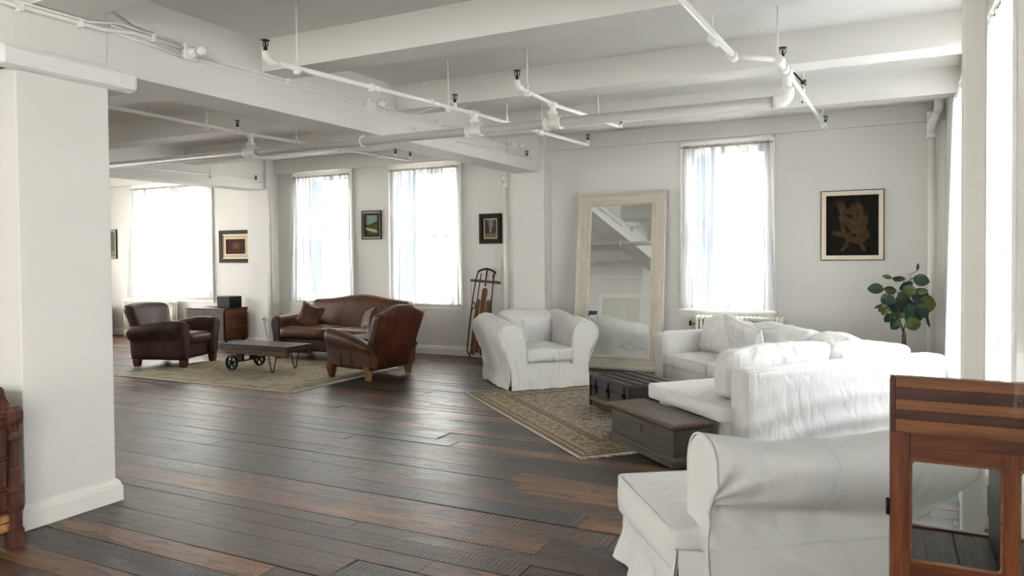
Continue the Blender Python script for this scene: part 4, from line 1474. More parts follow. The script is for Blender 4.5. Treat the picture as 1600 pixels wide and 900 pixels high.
# far arm, slightly sloping to the front
MB().rbox((0.92, 0.24, 0.66), 0.06, (20, 8, 14), (0.0, 0.01, 0), 0.006, 4, 5, lambda p: (p.x, p.y, p.z - (0.02 if p.z > 0.2 and p.x < -0.36 else 0)), None, (4.71, 7.37, 0.345)).build('arm', 'slip_soft', sx)
o = MB()
o.tube([(4.255, 7.255, 0.05), (4.25, 7.26, 0.4), (4.255, 7.27, 0.60), (4.28, 7.30, 0.66), (4.28, 7.42, 0.668), (4.255, 7.48, 0.62), (4.25, 7.49, 0.3)], 0.005, 6)
o.build('piping', 'slip_soft', sx)
MB().rbox((1.05, 1.10, 0.30), 0.04, (14, 14, 6), (0, 0, 0), 0.006, 4, 6, None, None, (3.765, 5.08, 0.175)).build('near_base', 'slip', sx)
MB().rbox((0.70, 2.70, 0.30), 0.04, (10, 30, 6), (0, 0, 0), 0.006, 4, 7, None, None, (4.63, 5.95, 0.175)).build('far_base', 'slip', sx)
piped_cushion(sx, 3.165, 4.24, 4.56, 5.67, 0.315, 0.432, 'slip_soft', 0.065, 0.03, 14, 0.010)
for k, (y0, y1) in enumerate(((6.42, 7.24), (5.60, 6.40), (4.66, 5.58))):
    piped_cushion(sx, 4.235, 5.02, y0, y1, 0.325, 0.44, 'slip_soft', 0.035, 0.016, 20 + k, 0.010)
# far back cushions (lean on the far back, x ~ 4.8)
for k, (y0, y1, zt, cr) in enumerate(((6.40, 7.22, 0.825, 0.02), (5.54, 6.40, 0.825, 0.026), (4.80, 5.52, 0.80, 0.02))):
    o = MB().rbox((0.20, y1 - y0, zt - 0.46), 0.055, (8, 28, 18), (0.06, 0.01, 0.03), cr, 5.2, 31 + k, lambda p: (p.x + 0.28 * p.z, p.y, p.z + 0.02 * math.sin(p.y * 7)), None, (4.80, (y0 + y1) / 2, (zt + 0.46) / 2)).build('back_cushion', 'slip_deep', sx)
# near back cushions (lean on the near back, y ~ 4.7)
for k, (x0, x1, zt, zb) in enumerate(((3.28, 4.20, 0.835, 0.48), (4.22, 5.02, 0.805, 0.5))):
    o = MB().rbox((x1 - x0, 0.22, zt - zb), 0.055, (34, 10, 16), (0.025, 0.05, 0.03), 0.022, 4.5, 41 + k, lambda p, k=k: (p.x, p.y - 0.18 * p.z, p.z + (0.025 * (p.x * 1.2) if k == 0 else -0.02 * p.x * 2)), None, ((x0 + x1) / 2, 4.745, (zt + zb) / 2)).build('back_cushion', 'slip', sx)

# loose throw cushion on the far end of the sectional
tp = thing('throw_pillow', 'white square throw pillow tilted on the far end of the sectional sofa', 'pillow', (-1.23, 7.55, 0.665), 0)
m = MB()
Tt = Matrix.Rotation(math.radians(45.6 - 88), 4, 'Z') @ Matrix.Rotation(math.radians(24), 4, 'X') @ Matrix.Rotation(math.radians(16), 4, 'Y')


def pillow_warp(h):
    def f(p):
        e = max(abs(p.x), abs(p.z)) / h
        k = 1 - 0.06 * (1 - min(abs(p.x), abs(p.z)) / h) * e
        return (p.x * k, p.y * max(0.12, (1 - (p.x / h) ** 4) ** 0.5 * (1 - (p.z / h) ** 4) ** 0.5 if abs(p.x) < h and abs(p.z) < h else 0.12), p.z * k)
    return f


def pillow(m, h, t, wr, seed, T):
    n = 20
    for s in (-1, 1):
        def P(u, v, s=s):
            a, b = 2 * u - 1, 2 * v - 1
            k = 1 - 0.07 * (1 - abs(b)) * a * a
            k2 = 1 - 0.07 * (1 - abs(a)) * b * b
            th = t / 2 * ((1 - a ** 4) * (1 - b ** 4)) ** 0.55
            q = Vector((a * h * k, 0, b * h * k2))
            w = wr * ((1 - abs(noise.noise(Vector((a * 2.3 + seed, b * 2.3, seed * 1.7)))) * 2.2)) * (1 - max(abs(a), abs(b)) ** 6)
            return (q.x, s * (th + w), q.z)
        if s > 0:
            m.grid(lambda u, v: P(1 - u, v), n, n, True, T)
        else:
            m.grid(P, n, n, True, T)
    m.tube([Vector((a * h * (1 - 0.07 * (1 - abs(b)) * a * a), 0, b * h * (1 - 0.07 * (1 - abs(a)) * b * b))) for a, b in
            [(-1 + 2 * k / 10, -1) for k in range(10)] + [(1, -1 + 2 * k / 10) for k in range(10)] + [(1 - 2 * k / 10, 1) for k in range(10)] + [(-1, 1 - 2 * k / 10) for k in range(10)]], 0.005, 6, False, T, True)
    return m


pillow(m, 0.25, 0.15, 0.018, 3, Tt).build('pillow_cover', 'slip_deep', tp)


# ---- leather club chair -------------------------------------------------------
def foot(parent, x, y, h=0.10, r0=0.042, r1=0.028, mat='foot', z0=0.0):
    return MB().loft([[(x + a * k, y + b * k, z) for a, b in ((-1, -1), (1, -1), (1, 1), (-1, 1))] for k, z in ((r1, z0 + 0.0), (r1 * 1.05, z0 + 0.01), (r0, z0 + h * 0.7), (r0, z0 + h))], False).build('leg', mat, parent)


RZ = 0.012
cc = thing('club_chair', 'low brown leather club chair with arched arms, left of the cart table', 'armchair', (-8.87, 7.50, RZ), math.radians(106), 'brown leather seats')
for s in (-1, 1):
    ap = [(0.265, 0.10), (0.265, 0.40), (0.275, 0.56), (0.30, 0.625), (0.36, 0.655), (0.43, 0.645), (0.475, 0.60), (0.48, 0.53), (0.455, 0.46), (0.43, 0.42), (0.42, 0.30), (0.40, 0.10)]

    def wc(p, s=s):
        t = max(0, min(1, p.y / 0.88))
        z = p.z
        if z > 0.35:
            z += (z - 0.35) / 0.3 * (0.015 * math.sin(PI * min(1, t * 2)) - 0.16 * max(0, t - 0.35) ** 1.3)
        return (s * (p.x + (0.03 * t if p.x > 0.35 and p.z > 0.4 else 0)), p.y, z)
    m = MB()
    roll(m, ap, 0.0, 0.86, 24, 0.03, 0.003, 5, s, wc)
    if s < 0:
        m.f = [tuple(reversed(f)) for f in m.f]
    o = m.build('arm', 'leather', cc)
    fp = [(x * 0.9 + 0.037, z * 0.95 + 0.016) for x, z in ap]
    profile_piping(fp, -0.002, 0.006, wc, 50).build('piping', 'leather', o)
    m = MB()
    roll(m, [(x * 0.86 + 0.05, z * 0.93 + 0.022) for x, z in ap], -0.014, 0.01, 2, 0.008, 0, 1, 0, wc)
    if s < 0:
        m.f = [tuple(reversed(f)) for f in m.f]
    m.build('arm_front_panel', 'leather', o)
MB().rbox((0.60, 0.80, 0.24), 0.03, (8, 8, 6), c=(0, 0.45, 0.225)).build('base', 'leather', cc)
m = MB()
m.rbox((0.52, 0.62, 0.15), 0.05, (14, 14, 6), (0, 0.02, 0.02), c=(0, 0.30, 0.385))
o = m.build('seat_cushion', 'leather', cc)
MB().grid(lambda u, v: (-0.23 + 0.46 * u, 0.03 + 0.52 * v, 0.4665 + 0.0225 * (1 - (2 * u - 1) ** 2) * (1 - (2 * v - 1) ** 2) * 1.0), 10, 10).build('worn_seat_top', 'seat_worn', o, label='seat top worn to pale tan suede')
MB().rbox((0.80, 0.20, 0.56), 0.075, (20, 8, 14), (0, 0.02, 0.0), warp=lambda p: (p.x * (0.80 + 0.26 * (p.z + 0.28) / 0.56), p.y + 0.30 * p.z + 0.10 * (1 - (p.x / 0.42) ** 2), p.z + 0.03 * (1 - (p.x / 0.42) ** 2) * (1 if p.z > 0 else 0)), c=(0, 0.80, 0.585)).build('backrest', 'leather', cc)
MB().rbox((0.72, 0.06, 0.30), 0.02, (6, 3, 4), c=(0, 0.86, 0.25)).build('rear_panel', 'leather', cc)
for x, y in ((-0.345, 0.05), (0.345, 0.05), (-0.33, 0.80), (0.33, 0.80)):
    foot(cc, x, y, 0.105, 0.045, 0.034)

# ---- leather wing-backed club chair seen from behind -----------------------------
wc_ = thing('club_chair', 'taller cognac leather club chair with a humped back, seen from behind', 'armchair', (-6.36, 7.77, RZ), math.radians(-97.5), 'brown leather seats')
for s in (-1, 1):
    ap = [(0.27, 0.13), (0.27, 0.42), (0.28, 0.54), (0.31, 0.605), (0.37, 0.63), (0.43, 0.61), (0.465, 0.56), (0.465, 0.49), (0.44, 0.43), (0.425, 0.38), (0.415, 0.25), (0.40, 0.13)]

    def ww(p, s=s):
        t = max(0, min(1, p.y / 0.80))
        z = p.z
        if z > 0.33:
            z += (z - 0.33) / 0.3 * (0.01 - 0.21 * t ** 1.6)
        return (s * p.x, p.y, z)
    m = MB()
    roll(m, ap, 0.0, 0.80, 24, 0.03, 0.004, 5, 5 + s, ww)
    if s < 0:
        m.f = [tuple(reversed(f)) for f in m.f]
    o = m.build('arm', 'leather_tan', wc_)
    m = MB()
    for yy in (0.26, 0.46):
        m.tube([(s * 0.424, yy, 0.36), (s * 0.418, yy, 0.25), (s * 0.404, yy, 0.14)], 0.004, 6)
    m.build('seam', 'leather_red', o)
MB().rbox((0.60, 0.68, 0.26), 0.03, (8, 8, 6), c=(0, 0.37, 0.27)).build('base', 'leather_red', wc_)
MB().rbox((0.54, 0.56, 0.14), 0.05, (12, 12, 6), (0, 0.01, 0.02), c=(0, 0.28, 0.43)).build('seat_cushion', 'leather', wc_)


def camel(p):
    x = p.x
    k = (x / 0.40)
    top = max(0, (p.z + 0.1) / 0.5)
    hump = 0.055 * math.cos(min(1, abs(k)) * PI * 0.95) * top
    return (x * (0.88 + 0.13 * (p.z + 0.4) / 0.8), p.y + 0.33 * (p.z + 0.4) + 0.035 * (1 - k * k) * (1 if p.y > 0 else 0.4), p.z + hump)


m = MB()
m.rbox((0.80, 0.17, 0.77), 0.05, (24, 6, 18), (0, 0.012, 0), warp=camel, c=(0, 0.64, 0.50))
o = m.build('backrest', 'leather_red', wc_)
m = MB()
for xx in (-0.15, 0.15):
    m.tube([Vector(camel(Vector((xx, 0.088, z)))) + Vector((0, 0.64, 0.50)) + Vector((0, 0.006, 0)) for z in [-0.34 + 0.7 * k / 12 for k in range(13)]], 0.004, 6)
m.build('seam', 'leather', o)
m = MB()
for sx_ in (-1, 1):
    m.tube([Vector(camel(Vector((sx_ * 0.385, 0.075, z)))) + Vector((0, 0.64, 0.50)) for z in [-0.34 + 0.72 * k / 12 for k in range(13)]], 0.006, 6)
m.build('piping', 'leather', o)
for x, y, mt in ((-0.37, 0.05, 'foot'), (0.37, 0.05, 'foot'), (-0.36, 0.70, 'foot_worn'), (0.36, 0.70, 'foot_worn')):
    foot(wc_, x, y, 0.16 if y < 0.1 else 0.20, 0.045, 0.026, mt)

# ---- leather camelback sofa ----------------------------------------------------
ls = thing('leather_sofa', 'brown leather camelback sofa with rolled arms under the two middle windows', 'sofa', (-7.43, 8.52, 0), 0, 'brown leather seats')
for s in (-1, 1):
    ap = [(0.90, 0.10), (0.90, 0.42), (0.905, 0.56), (0.925, 0.625), (0.985, 0.66), (1.05, 0.65), (1.095, 0.60), (1.10, 0.52), (1.085, 0.44), (1.055, 0.34), (1.04, 0.10)]

    def wl(p, s=s):
        t = max(0, min(1, p.y / 0.80))
        return (s * p.x, p.y, p.z + (0.03 * t if p.z > 0.4 else 0))
    m = MB()
    roll(m, ap, 0.0, 0.82, 20, 0.03, 0.003, 5, 8 + s, wl)
    if s < 0:
        m.f = [tuple(reversed(f)) for f in m.f]
    o = m.build('arm', 'leather_tan', ls)
    m = MB()
    roll(m, [(x * 0.84 + 0.16, z * 0.93 + 0.022) for x, z in ap], -0.014, 0.01, 2, 0.008, 0, 1, 0, wl)
    if s < 0:
        m.f = [tuple(reversed(f)) for f in m.f]
    m.build('arm_front_panel', 'leather', o)
MB().rbox((1.86, 0.74, 0.20), 0.03, (16, 8, 6), c=(0, 0.40, 0.22)).build('base', 'leather', ls)
for k in (-1, 1):
    MB().rbox((0.91, 0.66, 0.16), 0.055, (18, 14, 6), (0, 0.02, 0.02), 0.004, 5, k + 3, c=(k * 0.455, 0.30, 0.40)).build('seat_cushion', 'leather_tan', ls)


def camel2(p):
    k = p.x / 0.98
    top = max(0, (p.z + 0.2) / 0.5)
    return (p.x, p.y + 0.22 * p.z, p.z + (0.085 * math.exp(-(k * 2.1) ** 2) - 0.0) * top)


MB().rbox((1.90, 0.22, 0.60), 0.08, (40, 8, 14), (0, 0.03, 0), 0.003, 4, 9, camel2, c=(0.05, 0.74, 0.575)).build('backrest', 'leather_tan', ls)
MB().tube([Vector(camel2(Vector((x, -0.10, 0.285 if abs(x) < 0.86 else 0.26)))) + Vector((0.05, 0.74, 0.575)) for x in [-0.94 + 1.88 * k / 30 for k in range(31)]], 0.005, 6).build('piping', 'leather', ls)
for x, y in ((-1.0, 0.06), (1.0, 0.06), (-1.0, 0.76), (1.0, 0.76)):
    foot(ls, x, y, 0.11, 0.045, 0.034)
for lab, loc, rz, rx, ry, mat, h in (('brown leather throw pillow leaning in the left corner of the leather sofa', (-8.02, 8.82, 0.625), 14, -18, 18, 'leather_tan', 0.20),
                                     ('dark leather throw pillow half hidden behind the humped club chair', (-6.88, 8.86, 0.61), -30, -24, -20, 'leather_tan', 0.18)):
    t = thing('throw_pillow', lab, 'pillow', loc, 0, None)
    T = Matrix.Rotation(math.radians(rz), 4, 'Z') @ Matrix.Rotation(math.radians(rx), 4, 'X') @ Matrix.Rotation(math.radians(ry), 4, 'Y')
    pillow(MB(), h, 0.13, 0.008, 4, T).build('pillow_cover', mat, t)

# ================================================================ HARD OBJECTS
# ---- cart coffee table
ct = thing('cart_coffee_table', 'low wooden factory-cart coffee table on two iron wheels and hairpin legs between the leather chairs', 'coffee table', (-7.62, 7.51, RZ))
m = MB()
for k in range(5):
    y0 = -0.235 + 0.094 * k
    MB().box(-0.61, 0.61, y0 + 0.0015, y0 + 0.0925, 0.335, 0.36, None, 0.004).build('top_board', 'cart', ct)
for y in (-0.225, 0.225):
    MB().box(-0.615, 0.615, y - 0.012, y + 0.012, 0.285, 0.334, None, 0.004).build('edge_rail', 'cart', ct)
for x in (-0.605, 0.605):
    MB().box(x - 0.012, x + 0.012, -0.21, 0.21, 0.285, 0.334, None, 0.004).build('edge_rail', 'cart', ct)
for y in (-0.20, 0.20):
    MB().box(-0.50, 0.60, y - 0.03, y + 0.03, 0.225, 0.284, None, 0.006).build('long_beam', 'cart_side', ct)
for x in (-0.35, 0.0, 0.35):
    MB().box(x - 0.03, x + 0.03, -0.168, 0.168, 0.235, 0.284, None, 0.004).build('cross_bar', 'cart_side', ct)
ax = MB().tube([(-0.38, -0.26, 0.105), (-0.38, 0.26, 0.105)], 0.011, 8).build('axle', 'iron', ct)
for y in (-0.25, 0.25):
    m = MB()
    R_ = 0.105
    m.loft([[(-0.38 + (R_ + a) * math.cos(t), y + b, 0.105 + (R_ + a) * math.sin(t)) for a, b in ((-0.022, -0.016), (0, -0.019), (0, 0.019), (-0.022, 0.016))] for t in [2 * PI * k / 28 for k in range(29)]], True, False)
    for k in range(5):
        t = 2 * PI * k / 5 + 0.3
        m.tube([(-0.38, y, 0.105), (-0.38 + 0.09 * math.cos(t), y, 0.105 + 0.09 * math.sin(t))], [0.012, 0.015], 6)
    m.lathe((-0.38, y, 0.105), [(0.024, -0.026), (0.024, 0.026)], 12, (0, 1, 0))
    m.build('wheel', 'iron', ct)
for x in (0.33,):
    for y in (-0.21, 0.21):
        MB().tube([(x - 0.07, y, 0.228), (x - 0.018, y, 0.02), (x - 0.008, y, 0.007), (x + 0.008, y, 0.007), (x + 0.018, y, 0.02), (x + 0.07, y, 0.228)], 0.0085, 8).build('hairpin_leg', 'iron', ct)
for y in (-0.12, 0.12):
    m = MB().box(-0.30, -0.42, y - 0.02, y + 0.02, 0.11, 0.235)
    m.build('axle_bracket', 'iron', ct)

# ---- board-sided trunk with a speaker
dz = thing('wooden_trunk', 'large dark wooden trunk standing under the cream-matted picture', 'trunk', (-10.77, 9.46, 0))
MB().box(-0.485, 0.475, -0.255, 0.25, 0.10, 0.64, None, 0.004).build('body', 'dresser_dark', dz)
for k in range(3):
    z0 = 0.11 + 0.178 * k
    for j in range(2):
        MB().box(0.475, 0.492, -0.245 + 0.245 * j, -0.004 + 0.245 * j, z0, z0 + 0.170, None, 0.003).build('end_board', 'dresser', dz)
for k in range(2):
    MB().box(-0.48 + k * 0.475, -0.012 + k * 0.475, -0.272, -0.256, 0.12, 0.62, None, 0.004).build('front_panel', 'dresser_dark', dz)
MB().box(-0.50, 0.50, -0.28, 0.26, 0.64, 0.665, None, 0.006).build('lid', 'dresser_dark', dz)
for x in (-0.43, 0.43):
    for y in (-0.20, 0.20):
        m = MB().lathe((x, y, 0.05), [(0.018, -0.02), (0.048, -0.018), (0.048, 0.018), (0.018, 0.02)], 14, (0, 1, 0))
        m.tube([(x, y, 0.06), (x, y, 0.102)], 0.014, 8)
        m.build('caster', 'iron', dz)
sk = thing('speaker', 'black cloth-fronted loudspeaker on the right end of the wooden trunk', 'speaker', (-10.50, 9.50, 0.666))
MB().box(-0.17, 0.17, -0.13, 0.13, 0, 0.205, None, 0.012).build('cabinet', 'black', sk)
MB().box(-0.155, 0.155, -0.138, -0.13, 0.012, 0.19, None, 0.004).build('grille', 'speaker', sk)

# second factory cart at the far left edge
c2 = thing('factory_cart', 'dark wooden cart on a black wheel just visible at the left of the radiator', 'cart', (-14.35, 9.25, 0))
MB().box(-0.45, 0.40, -0.35, 0.35, 0.44, 0.66, None, 0.01).build('deck', 'dresser', c2)
for y in (-0.3, 0.3):
    MB().box(-0.42, 0.38, y - 0.04, y + 0.04, 0.36, 0.439, None, 0.006).build('beam', 'cart', c2)
for y in (-0.28, 0.28):
    m = MB()
    m.lathe((0.22, y, 0.19), [(0.15, -0.02), (0.19, -0.02), (0.19, 0.02), (0.15, 0.02)], 22, (0, 1, 0))
    m.tube([(0.22, y, 0.19), (0.22, y, 0.37)], 0.02, 8)
    m.build('wheel', 'iron', c2)
    MB().box(-0.32, -0.27, y - 0.02, y + 0.02, 0.0, 0.37).build('leg', 'iron', c2)

# ---- sled
sd = thing('sled', 'old wooden sled with black steel runners leaning upright beside the riser pipe', 'sled', (-5.46, 9.60, 0.0))
Ts = Matrix.Rotation(math.radians(-8.5), 4, 'X') @ Matrix.Rotation(math.radians(4.0), 4, 'Y')
for s in (-1, 1):
    m = MB()
    m.tube([(s * 0.13, 0.02, 0.02), (s * 0.155, -0.05, 0.10), (s * 0.16, -0.07, 0.4), (s * 0.165, -0.07, 0.85), (s * 0.155, -0.07, 1.1), (s * 0.145, -0.06, 1.27), (s * 0.14, -0.02, 1.33)], 0.0095, 8, True, Ts)
    m.tube([(s * 0.10, -0.01, 1.30), (s * 0.115, 0.0, 1.18), (s * 0.12, 0.0, 1.0), (s * 0.115, 0.0, 0.88)], 0.0085, 8, True, Ts)
    m.tube([(s * 0.165, -0.07, 0.86), (s * 0.12, -0.02, 0.80), (s * 0.09, -0.0, 0.80)], 0.009, 8, True, Ts)
    m.tube([(s * 0.165, -0.07, 0.72), (s * 0.12, -0.02, 0.79)], 0.008, 8, True, Ts)
    m.build('runner', 'iron', sd)
MB().tube([(-0.155, -0.03, 1.315), (-0.08, -0.03, 1.355), (0.0, -0.03, 1.37), (0.08, -0.03, 1.355), (0.155, -0.03, 1.315)], 0.016, 8, True, Ts).build('front_bar', 'iron', sd)
MB().tube([(0, -0.03, 1.37), (0.0, -0.025, 1.10)], 0.012, 8, True, Ts).build('steering_rod', 'iron', sd)
MB().box(-0.26, 0.26, -0.055, -0.03, 1.155, 1.195, Ts, 0.008).build('steering_bar', 'sled_wood', sd)
m = MB()


def board(x0, x1, z0, z1, mat, name, rnd_top=True):
    w = (x1 - x0) / 2
    c = (x0 + x1) / 2
    poly = [(x0, z0)] + [(x1, z0)]
    if rnd_top:
        poly += [(c + w * math.cos(a), z1 - w + w * math.sin(a)) for a in [PI * k / 8 for k in range(9)]]
    else:
        poly += [(x1, z1), (x0, z1)]
    MB().prism(poly, 'Y', -0.025, -0.008, Ts).build(name, mat, sd)


board(-0.043, 0.043, 0.10, 1.08, 'sled_wood', 'deck_board')
board(-0.125, -0.05, 0.06, 0.90, 'sled_wood', 'deck_board')
board(0.05, 0.125, 0.06, 0.90, 'sled_wood', 'deck_board')
for x in (-0.0465, 0.0465):
    MB().box(x - 0.003, x + 0.003, -0.0255, -0.012, 0.10, 0.95, Ts).build('stripe', 'sled_pale', sd)
for z in (0.18, 0.48, 0.80):
    MB().box(-0.13, 0.13, -0.008, 0.012, z - 0.018, z + 0.018, Ts).build('cross_bar', 'sled_wood', sd)
for s in (-1, 1):
    MB().box(s * 0.165 - 0.008, s * 0.165 + 0.008, -0.062, -0.04, 0.10, 0.80, Ts).build('side_rail', 'sled_pale' if s < 0 else 'sled_wood', sd)
MB().tube([(-0.25, -0.04, 1.15), (-0.22, -0.045, 1.0), (-0.165, -0.05, 0.82)], 0.003, 6, True, Ts).build('pull_rope', 'cord', sd)

# ---- leaning floor mirror
mr = thing('floor_mirror', 'tall cream-framed floor mirror leaning against the wall beside the right window', 'mirror', (-3.23, 9.50, 0.0))
Tr = Matrix.Rotation(math.radians(-6.6), 4, 'X') @ Matrix.Rotation(math.radians(0.0), 4, 'Y')
W2, H = 0.622, 2.43


def mould(name, pts, mat):
    """frame side: mitred bar; profile steps from the outer to the inner edge"""
    prof = [(0.0, 0.0), (0.0, -0.055), (0.03, -0.062), (0.045, -0.048), (0.06, -0.040), (0.145, -0.034), (0.155, -0.046), (0.172, -0.046), (0.180, -0.03), (0.19, -0.012), (0.19, 0.0)]
    (ax_, az), (bx, bz), (ix, iz) = pts
    rings = []
    for (px_, pz), (mx, mz) in (((ax_, az), (1, 1)), ((bx, bz), (-1, 1))):
        ring = []
        for u, d in prof:
            if ix:
                ring.append((px_ + ix * u, d, pz + (u if pz < H / 2 else -u)))
            else:
                ring.append((px_ + (u if px_ < 0 else -u), d, pz + iz * u))
        rings.append(ring)
    MB().loft(rings, False, True, Tr).build(name, mat, mr)


mould('frame_stile', ((-W2, 0), (-W2, H), (1, 0)), 'mirror_frame')
mould('frame_stile', ((W2, 0), (W2, H), (-1, 0)), 'mirror_frame')
mould('frame_rail', ((-W2, 0), (W2, 0), (0, 1)), 'mirror_frame_x')
mould('frame_rail', ((-W2, H), (W2, H), (0, -1)), 'mirror_frame_x')
MB().box(-W2 + 0.185, W2 - 0.185, -0.010, -0.006, 0.185, H - 0.185, Tr).build('mirror_glass', 'mirror', mr)
MB().box(-W2 + 0.02, W2 - 0.02, -0.002, 0.004, 0.02, H - 0.02, Tr).build('backing', 'mirror_frame_x', mr)

# ---- flat-topped black trunk
tk = thing('steamer_trunk', 'flat black steamer trunk with slatted lid on the patterned rug', 'trunk', (-2.20, 6.965, RZ), math.radians(-41))
MB().box(-0.37, 0.37, -0.27, 0.27, 0.02, 0.31, None, 0.008).build('body', 'trunk', tk)
MB().box(-0.375, 0.375, -0.276, 0.276, 0.225, 0.32, None, 0.008).build('lid', 'trunk', tk)
for k in range(5):
    y = -0.235 + 0.1175 * k
    MB().box(-0.37, 0.37, y - 0.038, y + 0.038, 0.32, 0.333, None, 0.004).build('lid_slat', 'trunk_slat', tk)
MB().box(-0.36, 0.36, -0.281, -0.2705, 0.075, 0.115, None, 0.003).build('lower_batten', 'trunk_brown', tk)
for x in (-0.26, -0.02, 0.28):
    m = MB().box(x - 0.016, x + 0.016, -0.285, -0.2765, 0.15, 0.30, None, 0.003)
    m.lathe((x, -0.285, 0.225), [(0.018, 0.0), (0.018, 0.012), (0.008, 0.018)], 12, (0, -1, 0))
    m.build('latch', 'iron', tk)
for x in (-0.371, 0.371):
    for y in (-0.271, 0.271):
        m = MB().box(x - 0.012, x + 0.012, y - 0.012, y + 0.012, 0.018, 0.32, None, 0.004)
        m.build('corner_iron', 'iron', tk)
MB().tube([(0.385, -0.08, 0.20), (0.40, -0.06, 0.17), (0.40, 0.06, 0.17), (0.385, 0.08, 0.20)], 0.008, 8).build('handle', 'iron', tk)

# ---- grey-green blanket chest
ch = thing('blanket_chest', 'worn grey-green painted wooden chest in front of the sectional sofa', 'chest', (-1.588, 5.645, RZ), math.radians(-42.0))
MB().box(-0.455, 0.455, -0.155, 0.155, 0.06, 0.262, None, 0.003).build('body', 'chest', ch)
m = MB()
prof = [(0.0, 0.0), (0.02, 0.0), (0.02, 0.045), (0.014, 0.055), (0.006, 0.066), (0.0, 0.07)]
for z0, flip in ((0.0, 1),):
    pf = [(u, z0 + z) for u, z in prof]
    for (x0, y0), (x1, y1), (ox, oy) in (((-0.455, -0.155), (0.455, -0.155), (0, -1)), ((0.455, -0.155), (0.455, 0.155), (1, 0)), ((0.455, 0.155), (-0.455, 0.155), (0, 1)), ((-0.455, 0.155), (-0.455, -0.155), (-1, 0))):
        rings = []
        for px_, py in ((x0, y0), (x1, y1)):
            rings.append([(px_ + math.copysign(1, px_) * u if True else px_, py + math.copysign(1, py) * u, z) for u, z in pf])
        m.loft(rings, False)
m.build('plinth', 'chest', ch)
m = MB()
for (x0, y0), (x1, y1) in (((-0.455, -0.155), (0.455, -0.155)), ((0.455, -0.155), (0.455, 0.155)), ((0.455, 0.155), (-0.455, 0.155)), ((-0.455, 0.155), (-0.455, -0.155))):
    m.loft([[(px_ + math.copysign(1, px_) * u, py + math.copysign(1, py) * u, z) for u, z in ((0, 0.262), (0.004, 0.262), (0.010, 0.272), (0.016, 0.278), (0.016, 0.292), (0, 0.292))] for px_, py in ((x0, y0), (x1, y1))], False)
m.build('lid_moulding', 'chest', ch)
MB().box(-0.478, 0.478, -0.178, 0.178, 0.292, 0.313, None, 0.005).build('lid_edge', 'chest_edge', ch)
MB().box(-0.474, 0.474, -0.174, 0.174, 0.3105, 0.3155, None, 0.002).build('lid', 'chest_top', ch)
for x in (-0.02, 0.0):
    pass
m = MB().box(-0.02, 0.02, -0.162, -0.155, 0.17, 0.225, None, 0.002)
m.build('lock_plate', 'chest', ch)

# ---- glass-fronted wooden cabinet, near right
cb = thing('glass_cabinet', 'reddish hardwood cabinet with small glass panes at the right edge, nearest the camera', 'cabinet', (0.013, 2.0, 0))
CW, CD, CH = 0.50, 0.30, 1.252
m = MB().box(0, 0.022, 0.0225, CD - 0.0225, 0.0, 1.20, None, 0.002)
m.build('side_panel', 'sheesham', cb)
MB().box(CW - 0.022, CW, 0.0225, CD - 0.0225, 0.0, 1.20, None, 0.002).build('side_panel', 'sheesham', cb)
MB().box(0.232, 0.252, 0.022, CD - 0.022, 0.10, CH - 0.16, None, 0.002).build('divider', 'black', cb)
# top board made of strips, visible on the front fascia
zs = [1.252, 1.226, 1.196, 1.172, 1.148, 1.118, 1.088]
mats = ['strip_light', 'strip_dark', 'strip_light', 'strip_dark', 'strip_light', 'sheesham_x']
for k, mt in enumerate(mats):
    MB().box(0.012 if k < 5 else 0.0442, CW - 0.012, -0.001, 0.022, zs[k + 1], zs[k], None, 0.0006).build('fascia_strip', mt, cb)
MB().box(0.0, 0.012, -0.001, 0.022, 1.118, 1.252, None, 0.002).build('corner_strip', 'strip_dark', cb)
MB().box(0.023, CW - 0.023, 0.023, CD - 0.023, 1.14, 1.155, None, 0.002).build('top_board', 'strip_light', cb)
OX = [(0.044, 0.229), (0.262, 0.456)]
OZ = [(0.808, 1.052), (0.52, 0.764), (0.23, 0.476)]
for name, x0, x1 in (('stile', 0.0, OX[0][0]), ('stile', OX[0][1], OX[1][0]), ('stile', OX[1][1], CW)):
    MB().box(x0, x1, 0.0, 0.022, 0.0, 1.088 if x0 > 0 else 1.117, None, 0.002).build(name, 'sheesham', cb)
for z0, z1 in ((1.052, 1.088), (0.764, 0.808), (0.476, 0.52), (0.0, 0.23)):
    for x0, x1 in OX:
        MB().box(x0, x1, 0.001, 0.021, z0, z1, None, 0.001).build('rail', 'sheesham_x', cb)
for x0, x1 in OX:
    for z0, z1 in OZ:
        # rounded bead moulding round every opening, then the pane
        rc = 0.012
        pts = []
        for cx_, cz_, a0 in ((x1 - rc, z1 - rc, 0), (x0 + rc, z1 - rc, PI / 2), (x0 + rc, z0 + rc, PI), (x1 - rc, z0 + rc, 1.5 * PI)):
            pts += [(cx_ + rc * math.cos(a0 + PI / 2 * k / 4), 0.004, cz_ + rc * math.sin(a0 + PI / 2 * k / 4)) for k in range(5)]
        MB().tube(pts, 0.0042, 6, False, None, True).build('pane_bead', 'strip_light', cb)
        MB().box(x0 + 0.001, x1 - 0.001, 0.012, 0.015, z0 + 0.001, z1 - 0.001).build('glass_pane', 'cab_glass', cb)
        MB().box(x0 - 0.006, x1 + 0.010, CD - 0.014, CD - 0.011, z0 + 0.002, z1 + 0.018).build('glass_pane', 'cab_glass', cb)
for x0, x1 in ((0.0, 0.052), (0.248, 0.268), (0.465, CW)):
    MB().box(x0, x1, CD - 0.022, CD, 0.0, 1.20, None, 0.001).build('rear_stile', 'sheesham', cb)
for z0, z1 in ((1.078, 1.20), (0.785, 0.803), (0.495, 0.515), (0.0, 0.225)):
    MB().box(0.052, 0.465, CD - 0.020, CD - 0.002, z0, z1, None, 0.001).build('rear_rail', 'sheesham_x', cb)
